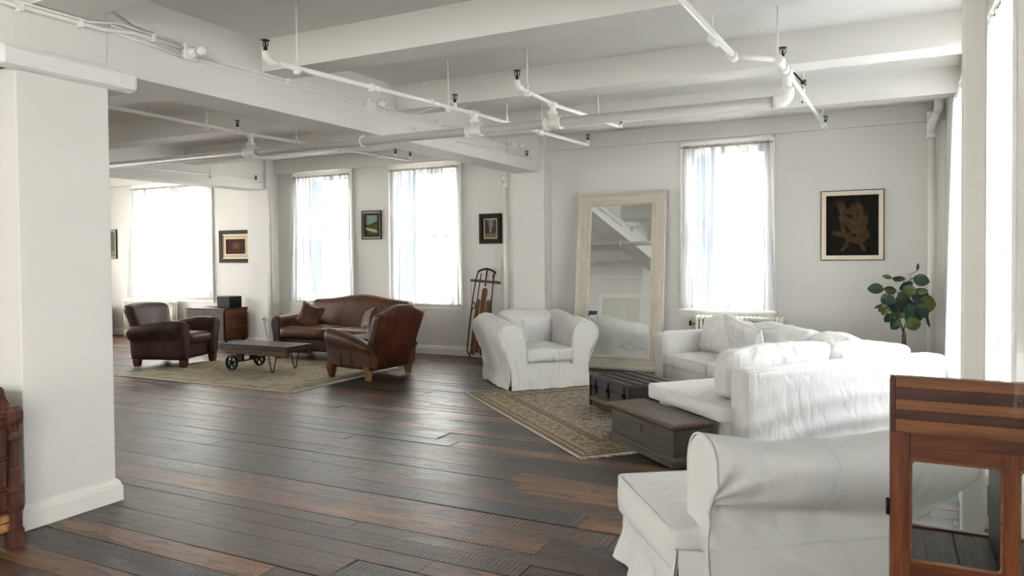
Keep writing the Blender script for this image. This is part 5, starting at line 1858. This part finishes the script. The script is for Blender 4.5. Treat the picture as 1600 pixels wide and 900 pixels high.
for z in (0.797, 0.509, 0.219):
    for x0, x1 in ((0.023, 0.150), (0.152, 0.231), (0.253, 0.476)):
        MB().box(x0, x1, 0.023, CD - 0.023, z - 0.012, z, None, 0.001).build('shelf_board', 'shelf_grey', cb)
MB().box(0.022, CW - 0.022, 0.023, CD - 0.023, 1.075, 1.088).build('inner_top', 'sheesham_x', cb)
for z in (0.93, 0.35):
    m = MB().tube([(-0.004, 0.012, z - 0.02), (-0.004, 0.012, z + 0.02)], 0.005, 8)
    m.build('hinge', 'black', cb)
for x, z in ((0.262, 1.212), (0.29, 0.975)):
    MB().lathe((x, -0.0005, z), [(0.002, 0), (0.002, 0.0012)], 8, (0, -1, 0)).build('nail_head', 'brass', cb)

# ---- carved cabinet, near left
kv = thing('carved_cabinet', 'carved red-brown wooden cabinet on casters against the left wall before the pier', 'cabinet', (-4.18, 2.34, 0), -PI / 2)
# local x: towards the camera end (-Y world) is +x ... rotate so that local -y faces +X world
kv.rotation_euler = (0, 0, PI / 2)
# local x -> world +Y ; local y -> world -X
L = 1.25
MB().box(-L, -0.06, 0.02, 0.40, 0.09, 0.70, None, 0.004).build('body', 'carved', kv)
MB().box(-L - 0.01, -0.02, -0.01, 0.41, 0.70, 0.725, None, 0.008).build('top_board', 'carved', kv)
MB().box(-L, -0.05, 0.005, 0.03, 0.67, 0.70, None, 0.004).build('cornice', 'carved', kv)
rows = [(0.50, 0.645), (0.335, 0.48), (0.205, 0.315)]
for r_, (z0, z1) in enumerate(rows):
    for k in range(12):
        x1 = -0.062 - 0.095 * k
        MB().box(x1 - 0.090, x1, 0.006, 0.022, z0, z1, None, 0.004).build('panel_board', 'carved', kv)
    MB().box(-L, -0.06, 0.002, 0.022, z0 - 0.016, z0 - 0.003, None, 0.003).build('rail', 'carved', kv)
for z0, z1 in ((0.145, 0.185), (0.095, 0.138)):
    MB().box(-L, -0.062, 0.004, 0.022, z0, z1, None, 0.004).build('bottom_rail', 'carved_pale', kv)
# corner post with stepped blocks
m = MB()
sections = [(0.000, 0.034), (0.10, 0.034), (0.105, 0.028), (0.20, 0.026), (0.205, 0.034), (0.225, 0.036), (0.23, 0.030), (0.30, 0.027), (0.305, 0.036), (0.33, 0.034), (0.345, 0.026), (0.42, 0.027),
            (0.43, 0.021), (0.58, 0.021), (0.585, 0.030), (0.60, 0.032), (0.61, 0.026), (0.625, 0.022), (0.66, 0.024), (0.685, 0.036), (0.70, 0.038), (0.735, 0.038), (0.74, 0.034), (0.765, 0.026)]
m.loft([[(-0.035 + a * r_, 0.012 + b * r_, z) for a, b in ((-1, -1), (1, -1), (1, 1), (-1, 1))] for z, r_ in sections], False)
m.build('corner_post', 'carved', kv)
# arched side gallery on top
arch = [(0.02, 0.725), (0.02, 0.76)] + [(0.02 + 0.03 * math.sin(a), 0.76 + 0.03 - 0.03 * math.cos(a)) for a in (0.5, 1.2)] + [(0.07, 0.80), (0.085, 0.83)] + [(0.12 + 0.035 * math.cos(a), 0.83 + 0.03 * math.sin(a)) for a in (2.6, 2.0, 1.4, 0.8)] + [(0.20, 0.835), (0.38, 0.835), (0.38, 0.725)]
MB().prism([(y, z) for y, z in arch], 'X', -0.065, -0.03).build('side_gallery', 'carved', kv)
MB().box(-L, -0.066, 0.36, 0.385, 0.725, 0.83, None, 0.004).build('back_gallery', 'carved', kv)
for x in (-0.12, -L + 0.08):
    for y in (0.06, 0.34):
        m = MB().lathe((x, y, 0.03), [(0.01, -0.014), (0.03, -0.012), (0.03, 0.012), (0.01, 0.014)], 14, (0, 1, 0))
        m.tube([(x, y, 0.035), (x, y, 0.095)], 0.008, 8)
        m.build('caster', 'rubber', kv)


# ---------------------------------------------------------------- pictures
def canvas_mesh(m, w, h, nx, ny, fn, T, mat, name, parent):
    g = MB().grid(lambda u, v: (w * (u - 0.5), 0, h * (v - 0.5)), nx, ny, False, T)
    o = g.build(name, mat, parent)
    a = o.data.attributes.new('Col', 'FLOAT_COLOR', 'POINT')
    cols = []
    for j in range(ny + 1):
        for i in range(nx + 1):
            c = fn(i / nx, j / ny)
            cols += [c[0], c[1], c[2], 1]
    a.data.foreach_set('color', cols)
    return o


def mixc(a, b, t):
    t = max(0.0, min(1.0, t))
    return tuple(x + (y - x) * t for x, y in zip(a, b))


def nz(x, y, s=0.0):
    return noise.noise(Vector((x, y, s)))


def frame(parent, x, z, w, h, bands, prefix=''):
    """bands: list of (width, depth, material), from the outside in; picture plane at y = YB"""
    x0, x1, z0, z1 = -w / 2, w / 2, -h / 2, h / 2
    for i, (bw, d, mt) in enumerate(bands):
        for name, pts in (('frame_side', ((x0, z0), (x0, z1), (x0 + bw, z1 - bw), (x0 + bw, z0 + bw))),
                          ('frame_side', ((x1, z1), (x1, z0), (x1 - bw, z0 + bw), (x1 - bw, z1 - bw))),
                          ('frame_rail', ((x0, z1), (x1, z1), (x1 - bw, z1 - bw), (x0 + bw, z1 - bw))),
                          ('frame_rail', ((x1, z0), (x0, z0), (x0 + bw, z0 + bw), (x1 - bw, z0 + bw)))):
            MB().prism(list(pts), 'Y', -d, -0.001).build(name if i == 0 else 'liner', mt, parent)
        x0 += bw
        x1 -= bw
        z0 += bw
        z1 -= bw
    return x1 - x0, z1 - z0


def capsule(px, py, ax_, ay, bx, by, ra, rb):
    dx, dy = bx - ax_, by - ay
    t = ((px - ax_) * dx + (py - ay) * dy) / max(1e-9, dx * dx + dy * dy)
    t = max(0, min(1, t))
    r = ra + (rb - ra) * t
    d = math.hypot(px - ax_ - dx * t, py - ay - dy * t)
    side = ((px - ax_) * dy - (py - ay) * dx) / max(1e-9, math.hypot(dx, dy))
    return d / r, side / r


# picture coordinates, y up, canvas 0..1; crouching figure
limbs = [((0.70, 0.60), (0.66, 0.38), 0.10, 0.085), ((0.58, 0.78), (0.66, 0.50), 0.11, 0.11), ((0.62, 0.80), (0.72, 0.50), 0.045, 0.035), ((0.71, 0.50), (0.38, 0.30), 0.035, 0.026),
         ((0.30, 0.64), (0.58, 0.44), 0.055, 0.08), ((0.30, 0.64), (0.34, 0.34), 0.05, 0.035), ((0.36, 0.34), (0.13, 0.37), 0.045, 0.035), ((0.72, 0.35), (0.62, 0.24), 0.11, 0.07),
         ((0.62, 0.24), (0.42, 0.28), 0.05, 0.04), ((0.66, 0.20), (0.74, 0.07), 0.035, 0.025), ((0.42, 0.26), (0.38, 0.16), 0.035, 0.03), ((0.40, 0.16), (0.30, 0.08), 0.035, 0.022),
         ((0.28, 0.84), (0.33, 0.73), 0.07, 0.055), ((0.38, 0.74), (0.52, 0.74), 0.04, 0.06)]


def figure_col(u, v):
    n = nz(u * 9, v * 9, 2) * 0.5 + nz(u * 30, v * 30, 5) * 0.25
    bg = mixc((0.006, 0.0055, 0.005), (0.018, 0.016, 0.013), 0.5 + n)
    best = None
    for (a, b, ra, rb) in limbs:
        d, s = capsule(u, v, a[0], a[1], b[0], b[1], ra, rb)
        if d < 1.25:
            e = max(0, 1 - max(0, d - 0.55) / 0.7)
            rim = 0.30 + 0.70 * abs(s) ** 1.5
            val = e * rim
            if best is None or val > best:
                best = val
    if best is None:
        return bg
    k = best * (0.75 + 0.5 * n)
    return mixc(bg, (0.19, 0.105, 0.045), k * 0.85)


def hair(u, v, c):
    d = math.hypot((u - 0.27) / 0.15, (v - 0.88) / 0.075)
    return mixc(c, (0.045, 0.028, 0.014), max(0, 1 - d) * 0.6) if v > 0.80 else c


p1 = thing('framed_painting', 'dark painting of a crouching nude figure in a thin silver frame, right of the window', 'picture', (-0.352, YB, 1.885))
w, h = frame(p1, 0, 0, 0.70, 0.85, [(0.010, 0.022, 'frame_dark'), (0.028, 0.035, 'frame_pale'), (0.022, 0.026, 'frame_pale'), (0.008, 0.016, 'frame_dark')])
canvas_mesh(None, w, h, 110, 140, lambda u, v: hair(u, v, figure_col(u, v)), Matrix.Translation((0, -0.008, 0)), 'canvas', 'canvas', p1)


def land_col(u, v):
    n = nz(u * 8, v * 10, 1) * 0.5
    if v > 0.50:
        sky = mixc((0.16, 0.24, 0.20), (0.26, 0.36, 0.33), 0.5 + n + (v - 0.5))
        hill = 0.52 + 0.26 * max(0, u - 0.25) + 0.03 * nz(u * 9, 3)
        if v < hill:
            return mixc((0.10, 0.055, 0.04), (0.06, 0.05, 0.035), 0.5 + n)
        return sky
    g = mixc((0.045, 0.055, 0.018), (0.11, 0.12, 0.04), 0.5 + n * 2)
    d = abs((v - 0.23) - 0.18 * (0.55 - u)) - 0.07 - 0.04 * nz(u * 7, v * 7, 9)
    if d < 0:
        return mixc(g, (0.55, 0.50, 0.30), 0.9)
    return g


p2 = thing('framed_painting', 'small green landscape painting with a pale path between the two middle windows', 'picture', (-7.572, YB, 2.078))
w, h = frame(p2, 0, 0, 0.40, 0.475, [(0.018, 0.025, 'frame_dark'), (0.022, 0.018, 'frame_liner'), (0.035, 0.028, 'frame_dark')])
canvas_mesh(None, w, h, 50, 60, land_col, Matrix.Translation((0, -0.008, 0)), 'canvas', 'canvas', p2)


def street_col(u, v):
    n = nz(u * 10, v * 10, 4) * 0.6
    c = mixc((0.045, 0.035, 0.03), (0.10, 0.08, 0.06), 0.5 + n)
    if v > 0.5:
        k = max(0, 1 - abs(u - 0.5) / (0.18 + 0.35 * (v - 0.5)))
        c = mixc(c, (0.30, 0.34, 0.38), min(1, k * 1.6) * (0.7 + n))
    d = math.hypot((u - 0.47) / 0.09, (v - 0.38) / 0.15)
    c = mixc(c, (0.48, 0.44, 0.38), max(0, 1.2 - d))
    if v < 0.22:
        c = mixc(c, (0.32, 0.25, 0.17), 0.5 + n)
    return c


p3 = thing('framed_painting', 'small dark street painting in a wide brown frame above the sled', 'picture', (-5.333, YB, 1.965))
w, h = frame(p3, 0, 0, 0.385, 0.455, [(0.02, 0.03, 'frame_dark'), (0.035, 0.045, 'frame_dark'), (0.018, 0.03, 'frame_dark'), (0.02, 0.02, 'frame_liner')])
canvas_mesh(None, w, h, 46, 56, street_col, Matrix.Translation((0, -0.008, 0)), 'canvas', 'canvas', p3)


def head_col(u, v):
    n = nz(u * 7, v * 7, 8) * 0.6
    c = mixc((0.035, 0.012, 0.008), (0.07, 0.03, 0.018), 0.5 + n)
    d = math.hypot((u - 0.5) / 0.28, (v - 0.55) / 0.32)
    return mixc(c, (0.20, 0.09, 0.05), max(0, 1 - d) * 0.8)


p4 = thing('framed_painting', 'small brown portrait with a wide cream mat in a black frame above the trunk', 'picture', (-10.69, YB, 1.765))
w, h = frame(p4, 0, 0, 0.82, 0.60, [(0.075, 0.035, 'frame_dark'), (0.015, 0.025, 'frame_gold'), (0.062, 0.015, 'frame_liner'), (0.008, 0.018, 'frame_gold')])
canvas_mesh(None, w, h, 46, 40, head_col, Matrix.Translation((0, -0.008, 0)), 'canvas', 'canvas', p4)


def grey_col(u, v):
    n = nz(u * 5, v * 6, 3) * 0.6
    c = mixc((0.10, 0.11, 0.10), (0.17, 0.18, 0.17), 0.5 + n)
    if v < 0.22:
        c = mixc(c, (0.30, 0.28, 0.22), 0.6 + n)
    return c


p5 = thing('framed_painting', 'grey-green painting in a narrow dark silver frame left of the far left window', 'picture', (-14.42, YB, 1.86))
w, h = frame(p5, 0, 0, 0.72, 0.60, [(0.012, 0.03, 'frame_dark'), (0.03, 0.028, 'frame_pale')])
canvas_mesh(None, w, h, 30, 30, grey_col, Matrix.Translation((0, -0.008, 0)), 'canvas', 'canvas', p5)

# navy notice on the closet wall (seen in the mirror)
nt = thing('wall_notice', 'small navy blue notice on the closet wall, reflected in the mirror', 'notice', (-6.62, YF, 1.85))
MB().box(-0.125, 0.125, 0.001, 0.008, -0.135, 0.135).build('board', 'poster', nt)
MB().box(-0.07, 0.07, 0.008, 0.010, -0.02, 0.03).build('white_strip', 'plastic', nt)


# ---------------------------------------------------------------- rugs
def rug(label, loc, rotz, L, W, colfn, nx, ny, seed, fringe_sides=(1,), th=0.010):
    root = thing('rug', label, 'rug', loc, rotz)
    T = None

    def P(u, v):
        x = L * u
        y = W * v
        z = th + 0.0012 * nz(x * 3, y * 3, seed)
        ed = 0.006 * nz(x * 2.3, y * 2.3, seed + 4)
        return (x + ed * (1 if v > 0.5 else -1) * 0, y + (ed if v in (0, 1) else 0), z)
    g = MB().grid(P, nx, ny, True)
    o = g.build('rug_pile', 'rug', root)
    cols = []
    for j in range(ny + 1):
        for i in range(nx + 1):
            c = colfn(L * i / nx, W * j / ny, L, W)
            cols += [c[0], c[1], c[2], 1]
    a = o.data.attributes.new('Col', 'FLOAT_COLOR', 'POINT')
    a.data.foreach_set('color', cols)
    MB().box(0.002, L - 0.002, 0.002, W - 0.002, 0.0005, th - 0.002).build('rug_backing', 'rug_fringe', root)
    for yy in (0, W):
        MB().tube([(L * k / 40, yy + 0.004 * nz(k * 0.7, seed), th * 0.6) for k in range(41)], 0.0058, 6).build('selvedge', 'rug_fringe', root)
    for sd_ in fringe_sides:
        m = MB()
        rr = random.Random(seed)
        x0 = L if sd_ > 0 else 0
        n = int(W / 0.014)
        for k in range(n):
            y = W * (k + 0.5) / n
            a = rr.uniform(-0.5, 0.5)
            l = rr.uniform(0.03, 0.055)
            m.tube([(x0 - sd_ * 0.005, y, th * 0.7), (x0 + sd_ * l * 0.5, y + a * l * 0.4, 0.006), (x0 + sd_ * l, y + a * l, 0.004)], [0.0045, 0.004, 0.002], 4)
        m.build('fringe', 'rug_fringe', root, kind='stuff')
    return root


def persian(x, y, L, W):
    n = nz(x * 55, y * 55, 2)
    fade = 0.5 + 0.5 * nz(x * 1.3, y * 1.3, 7)
    d = min(x, L - x, y, W - y)
    sym = lambda s: (abs(((x / s) % 2) - 1), abs(((y / s) % 2) - 1))
    if d < 0.035:
        c = (0.30, 0.23, 0.155)
    elif d < 0.05:
        c = (0.13, 0.075, 0.05)
    elif d < 0.095:
        t = (x if min(y, W - y) < min(x, L - x) else y)
        c = mixc((0.36, 0.30, 0.215), (0.19, 0.115, 0.08), 1 if math.sin(t * 90) + 1.2 * n > 0.75 else 0)
    elif d < 0.11:
        c = (0.14, 0.085, 0.055)
    elif d < 0.34:
        t = (x if min(y, W - y) < min(x, L - x) else y)
        c = (0.40, 0.345, 0.245)
        q = d - 0.225
        v1 = abs(q - 0.06 * math.sin(t * 17)) - 0.009
        rs = math.hypot(((t + 0.093) % 0.185) - 0.0925, q - 0.06 * math.sin(t * 17) * -0.6) - 0.040
        fl_ = nz(t * 22, d * 26, 3) + 0.35 * nz(t * 50, d * 50, 4)
        if v1 < 0:
            c = (0.24, 0.17, 0.11)
        if -0.014 < rs < 0:
            c = (0.19, 0.11, 0.07)
        elif rs < -0.014:
            c = (0.42, 0.33, 0.22) if rs > -0.028 else (0.26, 0.15, 0.10)
        if fl_ > 0.22:
            c = mixc(c, (0.20, 0.135, 0.085), 0.8)
        elif abs(fl_) < 0.05:
            c = mixc(c, (0.27, 0.20, 0.12), 0.7)
    elif d < 0.355:
        c = (0.14, 0.085, 0.055)
    elif d < 0.395:
        t = (x if min(y, W - y) < min(x, L - x) else y)
        c = mixc((0.34, 0.27, 0.18), (0.17, 0.10, 0.07), 1 if math.sin(t * 110) + 1.2 * n > 0.5 else 0)
    elif d < 0.41:
        c = (0.15, 0.09, 0.06)
    else:
        cx, cy = abs(x - L / 2), abs(y - W / 2)
        f1 = nz(cx * 11, cy * 11, 11) + 0.6 * nz(cx * 26, cy * 26, 12)
        f2 = nz(cx * 17 + 9, cy * 17, 13) + 0.5 * nz(cx * 34, cy * 34, 2)
        c = (0.42, 0.375, 0.315)
        if abs(f1) < 0.07:
            c = (0.21, 0.135, 0.09)
        elif f1 > 0.42:
            c = (0.20, 0.12, 0.085)
        elif f1 < -0.45:
            c = (0.30, 0.25, 0.20)
        if f2 > 0.48:
            c = (0.17, 0.10, 0.075)
        elif abs(f2 - 0.25) < 0.035:
            c = (0.24, 0.16, 0.10)
    k = 0.88 + 0.20 * n + 0.12 * (fade - 0.5)
    c = mixc(c, (0.36, 0.31, 0.24), 0.18 * fade)
    return tuple(q * k for q in c)


def pale_rug(x, y, L, W):
    n = nz(x * 40, y * 40, 2)
    d = min(x, L - x, y, W - y)
    c = (0.44, 0.39, 0.29)
    f = nz(x * 5, y * 5, 21) + 0.7 * nz(x * 12, y * 12, 22) + 0.4 * nz(x * 28, y * 28, 23)
    c = mixc(c, (0.27, 0.19, 0.125), max(0, min(1, (f - 0.05) * 2.4)) * 0.8)
    c = mixc(c, (0.33, 0.30, 0.24), max(0, min(1, (-f - 0.1) * 2.4)) * 0.7)
    if d < 0.03:
        c = (0.42, 0.37, 0.28)
    elif 0.10 < d < 0.12 or 0.34 < d < 0.36:
        c = mixc(c, (0.22, 0.14, 0.09), 0.6)
    k = 0.9 + 0.22 * n
    return tuple(q * k for q in c)


# corner nearest the camera at (-2.06, 5.19); long side runs to (-4.21, 7.15)
rug('faded gold and brown Persian rug under the white armchair and the two chests', (-4.23, 7.18, 0), math.radians(-42.4), 2.93, 2.25, persian, 330, 250, 3, (1, -1))
rug('pale beige worn rug under the leather chairs and cart table', (-9.08, 6.34, 0), 0.0, 3.02, 2.05, pale_rug, 180, 140, 5, (1, -1))

# ---------------------------------------------------------------- fig plant
pl = thing('fig_plant', 'leafy fiddle-leaf fig plant in the corner behind the sectional sofa', 'plant', (0.16, 9.15, 0))
MB().lathe((0, 0, 0), [(0.10, 0), (0.125, 0.03), (0.15, 0.26), (0.155, 0.28), (0.14, 0.28), (0.135, 0.26)], 20).build('pot', 'pot', pl)
MB().lathe((0, 0, 0.24), [(0.134, 0), (0.134, 0.012)], 20).build('soil', 'soil', pl)
leaves = [(1433, 417, .07, 80, 'leaf_dark', .35), (1386, 432, .085, 160, 'leaf_mid', .5), (1404, 436, .11, 185, 'leaf_dark', .45), (1438, 437, .14, -15, 'leaf_dark', .7), (1368, 451, .14, 175, 'leaf_dark', .7),
          (1391, 454, .11, 170, 'leaf_mid', .7), (1416, 447, .13, 30, 'leaf_dark', .6), (1437, 462, .17, -25, 'leaf_dark', .8), (1411, 475, .16, 200, 'leaf_dark', 1.05), (1447, 474, .15, -5, 'leaf_mid', 1.0),
          (1388, 469, .13, 170, 'leaf_dark', .75), (1434, 481, .15, -35, 'leaf_dark', .9), (1404, 488, .13, 220, 'leaf_mid', .9), (1428, 493, .15, -60, 'leaf_dark', 1.0), (1383, 486, .10, 240, 'leaf_mid', .6),
          (1389, 496, .11, 230, 'leaf_dark', .7), (1398, 503, .11, 235, 'leaf_dark', .6), (1426, 505, .13, -75, 'leaf_mid', .9), (1449, 501, .12, -80, 'leaf_dark', .2), (1376, 481, .09, 260, 'leaf_mid', .45),
          (1371, 479, .07, 215, 'leaf_dark', .3), (1399, 510, .09, 215, 'leaf_dark', .6), (1420, 452, .12, 140, 'leaf_mid', .7), (1381, 466, .10, 250, 'leaf_dark', .5), (1440, 454, .09, 10, 'leaf_mid', .6),
          (1412, 462, .12, 60, 'leaf_dark', .8), (1395, 480, .11, 190, 'leaf_dark', .8), (1420, 484, .12, 280, 'leaf_dark', .9), (1442, 487, .11, -40, 'leaf_dark', .8)]
lr = random.Random(4)
stem = MB()
fork = Vector((0.03, 0.02, 0.62))
for k, (top) in enumerate((Vector((0.10, 0.0, 1.28)), Vector((-0.09, 0.03, 1.16)), Vector((-0.02, -0.05, 0.98)))):
    stem.tube([Vector((0.03 + 0.01 * k, 0.02, 0.25)), Vector((0.028 + 0.012 * k, 0.02, 0.45)), fork + Vector((0.015 * (k - 1), 0, 0.02 * k)), fork.lerp(top, 0.45) + Vector((0.02 * (1 - k), 0, 0.02)), top], [0.008, 0.007, 0.006, 0.005, 0.003], 7)
for (px_, py, sz, ang, mt, wd) in leaves:
    sz *= 1.22
    X = 0.19 + (px_ - 1412) * 0.0063 - 0.16
    Z = 1.441 - (py - 410) * 0.00708
    yo = lr.uniform(-0.10, 0.08)
    a = math.radians(ang)
    tip = Vector((math.cos(a), 0, math.sin(a)))
    base = Vector((X, yo, Z)) - tip * sz * 0.5
    ax0 = Vector((max(-0.08, min(0.09, base.x * 0.5)), yo * 0.3, base.z - 0.05))
    stem.tube([ax0, base], [0.004, 0.003], 5)
    side = Vector((0, 0, 1)).cross(tip)
    perp = Vector((-tip.z, 0, tip.x))
    tilt = lr.uniform(-0.6, 0.6)
    perp = (perp * math.cos(tilt) + Vector((0, 1, 0)) * math.sin(tilt)).normalized()
    nrm = tip.cross(perp).normalized()
    droop = lr.uniform(0.05, 0.25)

    def LP(u, v, th=0.0):
        t = u
        wdt = wd * sz * 0.58 * (math.sin(PI * t ** 0.8) ** 0.75 if 0 < t < 1 else 0) * (0.75 + 0.45 * t)
        s = (v - 0.5) * 2
        p = base + tip * sz * t + perp * s * wdt + nrm * (abs(s) * 0.22 * wdt - droop * sz * t * t + 0.05 * wdt * math.sin(14 * t + s) * abs(s) + th)
        return p
    sz0 = sz
    m = MB()
    m.grid(LP, 9, 6, True)
    m.grid(lambda u, v: LP(u, 1 - v, -0.0012), 9, 6, True)
    m.tube([LP(k / 6, 0.5, 0.0008) for k in range(7)], [0.0022, 0.002, 0.0018, 0.0015, 0.0012, 0.001, 0.0005], 5)
    m.build('leaf', mt, pl)
stem.build('stem', 'stem', pl)

# ---------------------------------------------------------------- outlet and cord
ou = thing('wall_outlet', 'white wall outlet with a plug on the pilaster left of the leather sofa', 'outlet', (-9.76, 9.58, 0.46))
MB().box(-0.035, 0.035, -0.008, -0.0005, -0.057, 0.057, None, 0.004).build('cover_plate', 'plastic', ou)
MB().lathe((0, -0.008, 0.02), [(0.026, 0), (0.026, 0.03), (0.016, 0.035)], 12, (0, -1, 0)).build('plug', 'plastic', ou)
MB().tube([(0.0, -0.04, 0.02), (0.05, -0.05, 0.0), (0.10, -0.06, -0.12), (0.15, -0.07, -0.30), (0.22, -0.08, -0.44), (0.3, -0.09, -0.455)], 0.005, 6).build('cord', 'cord', ou)
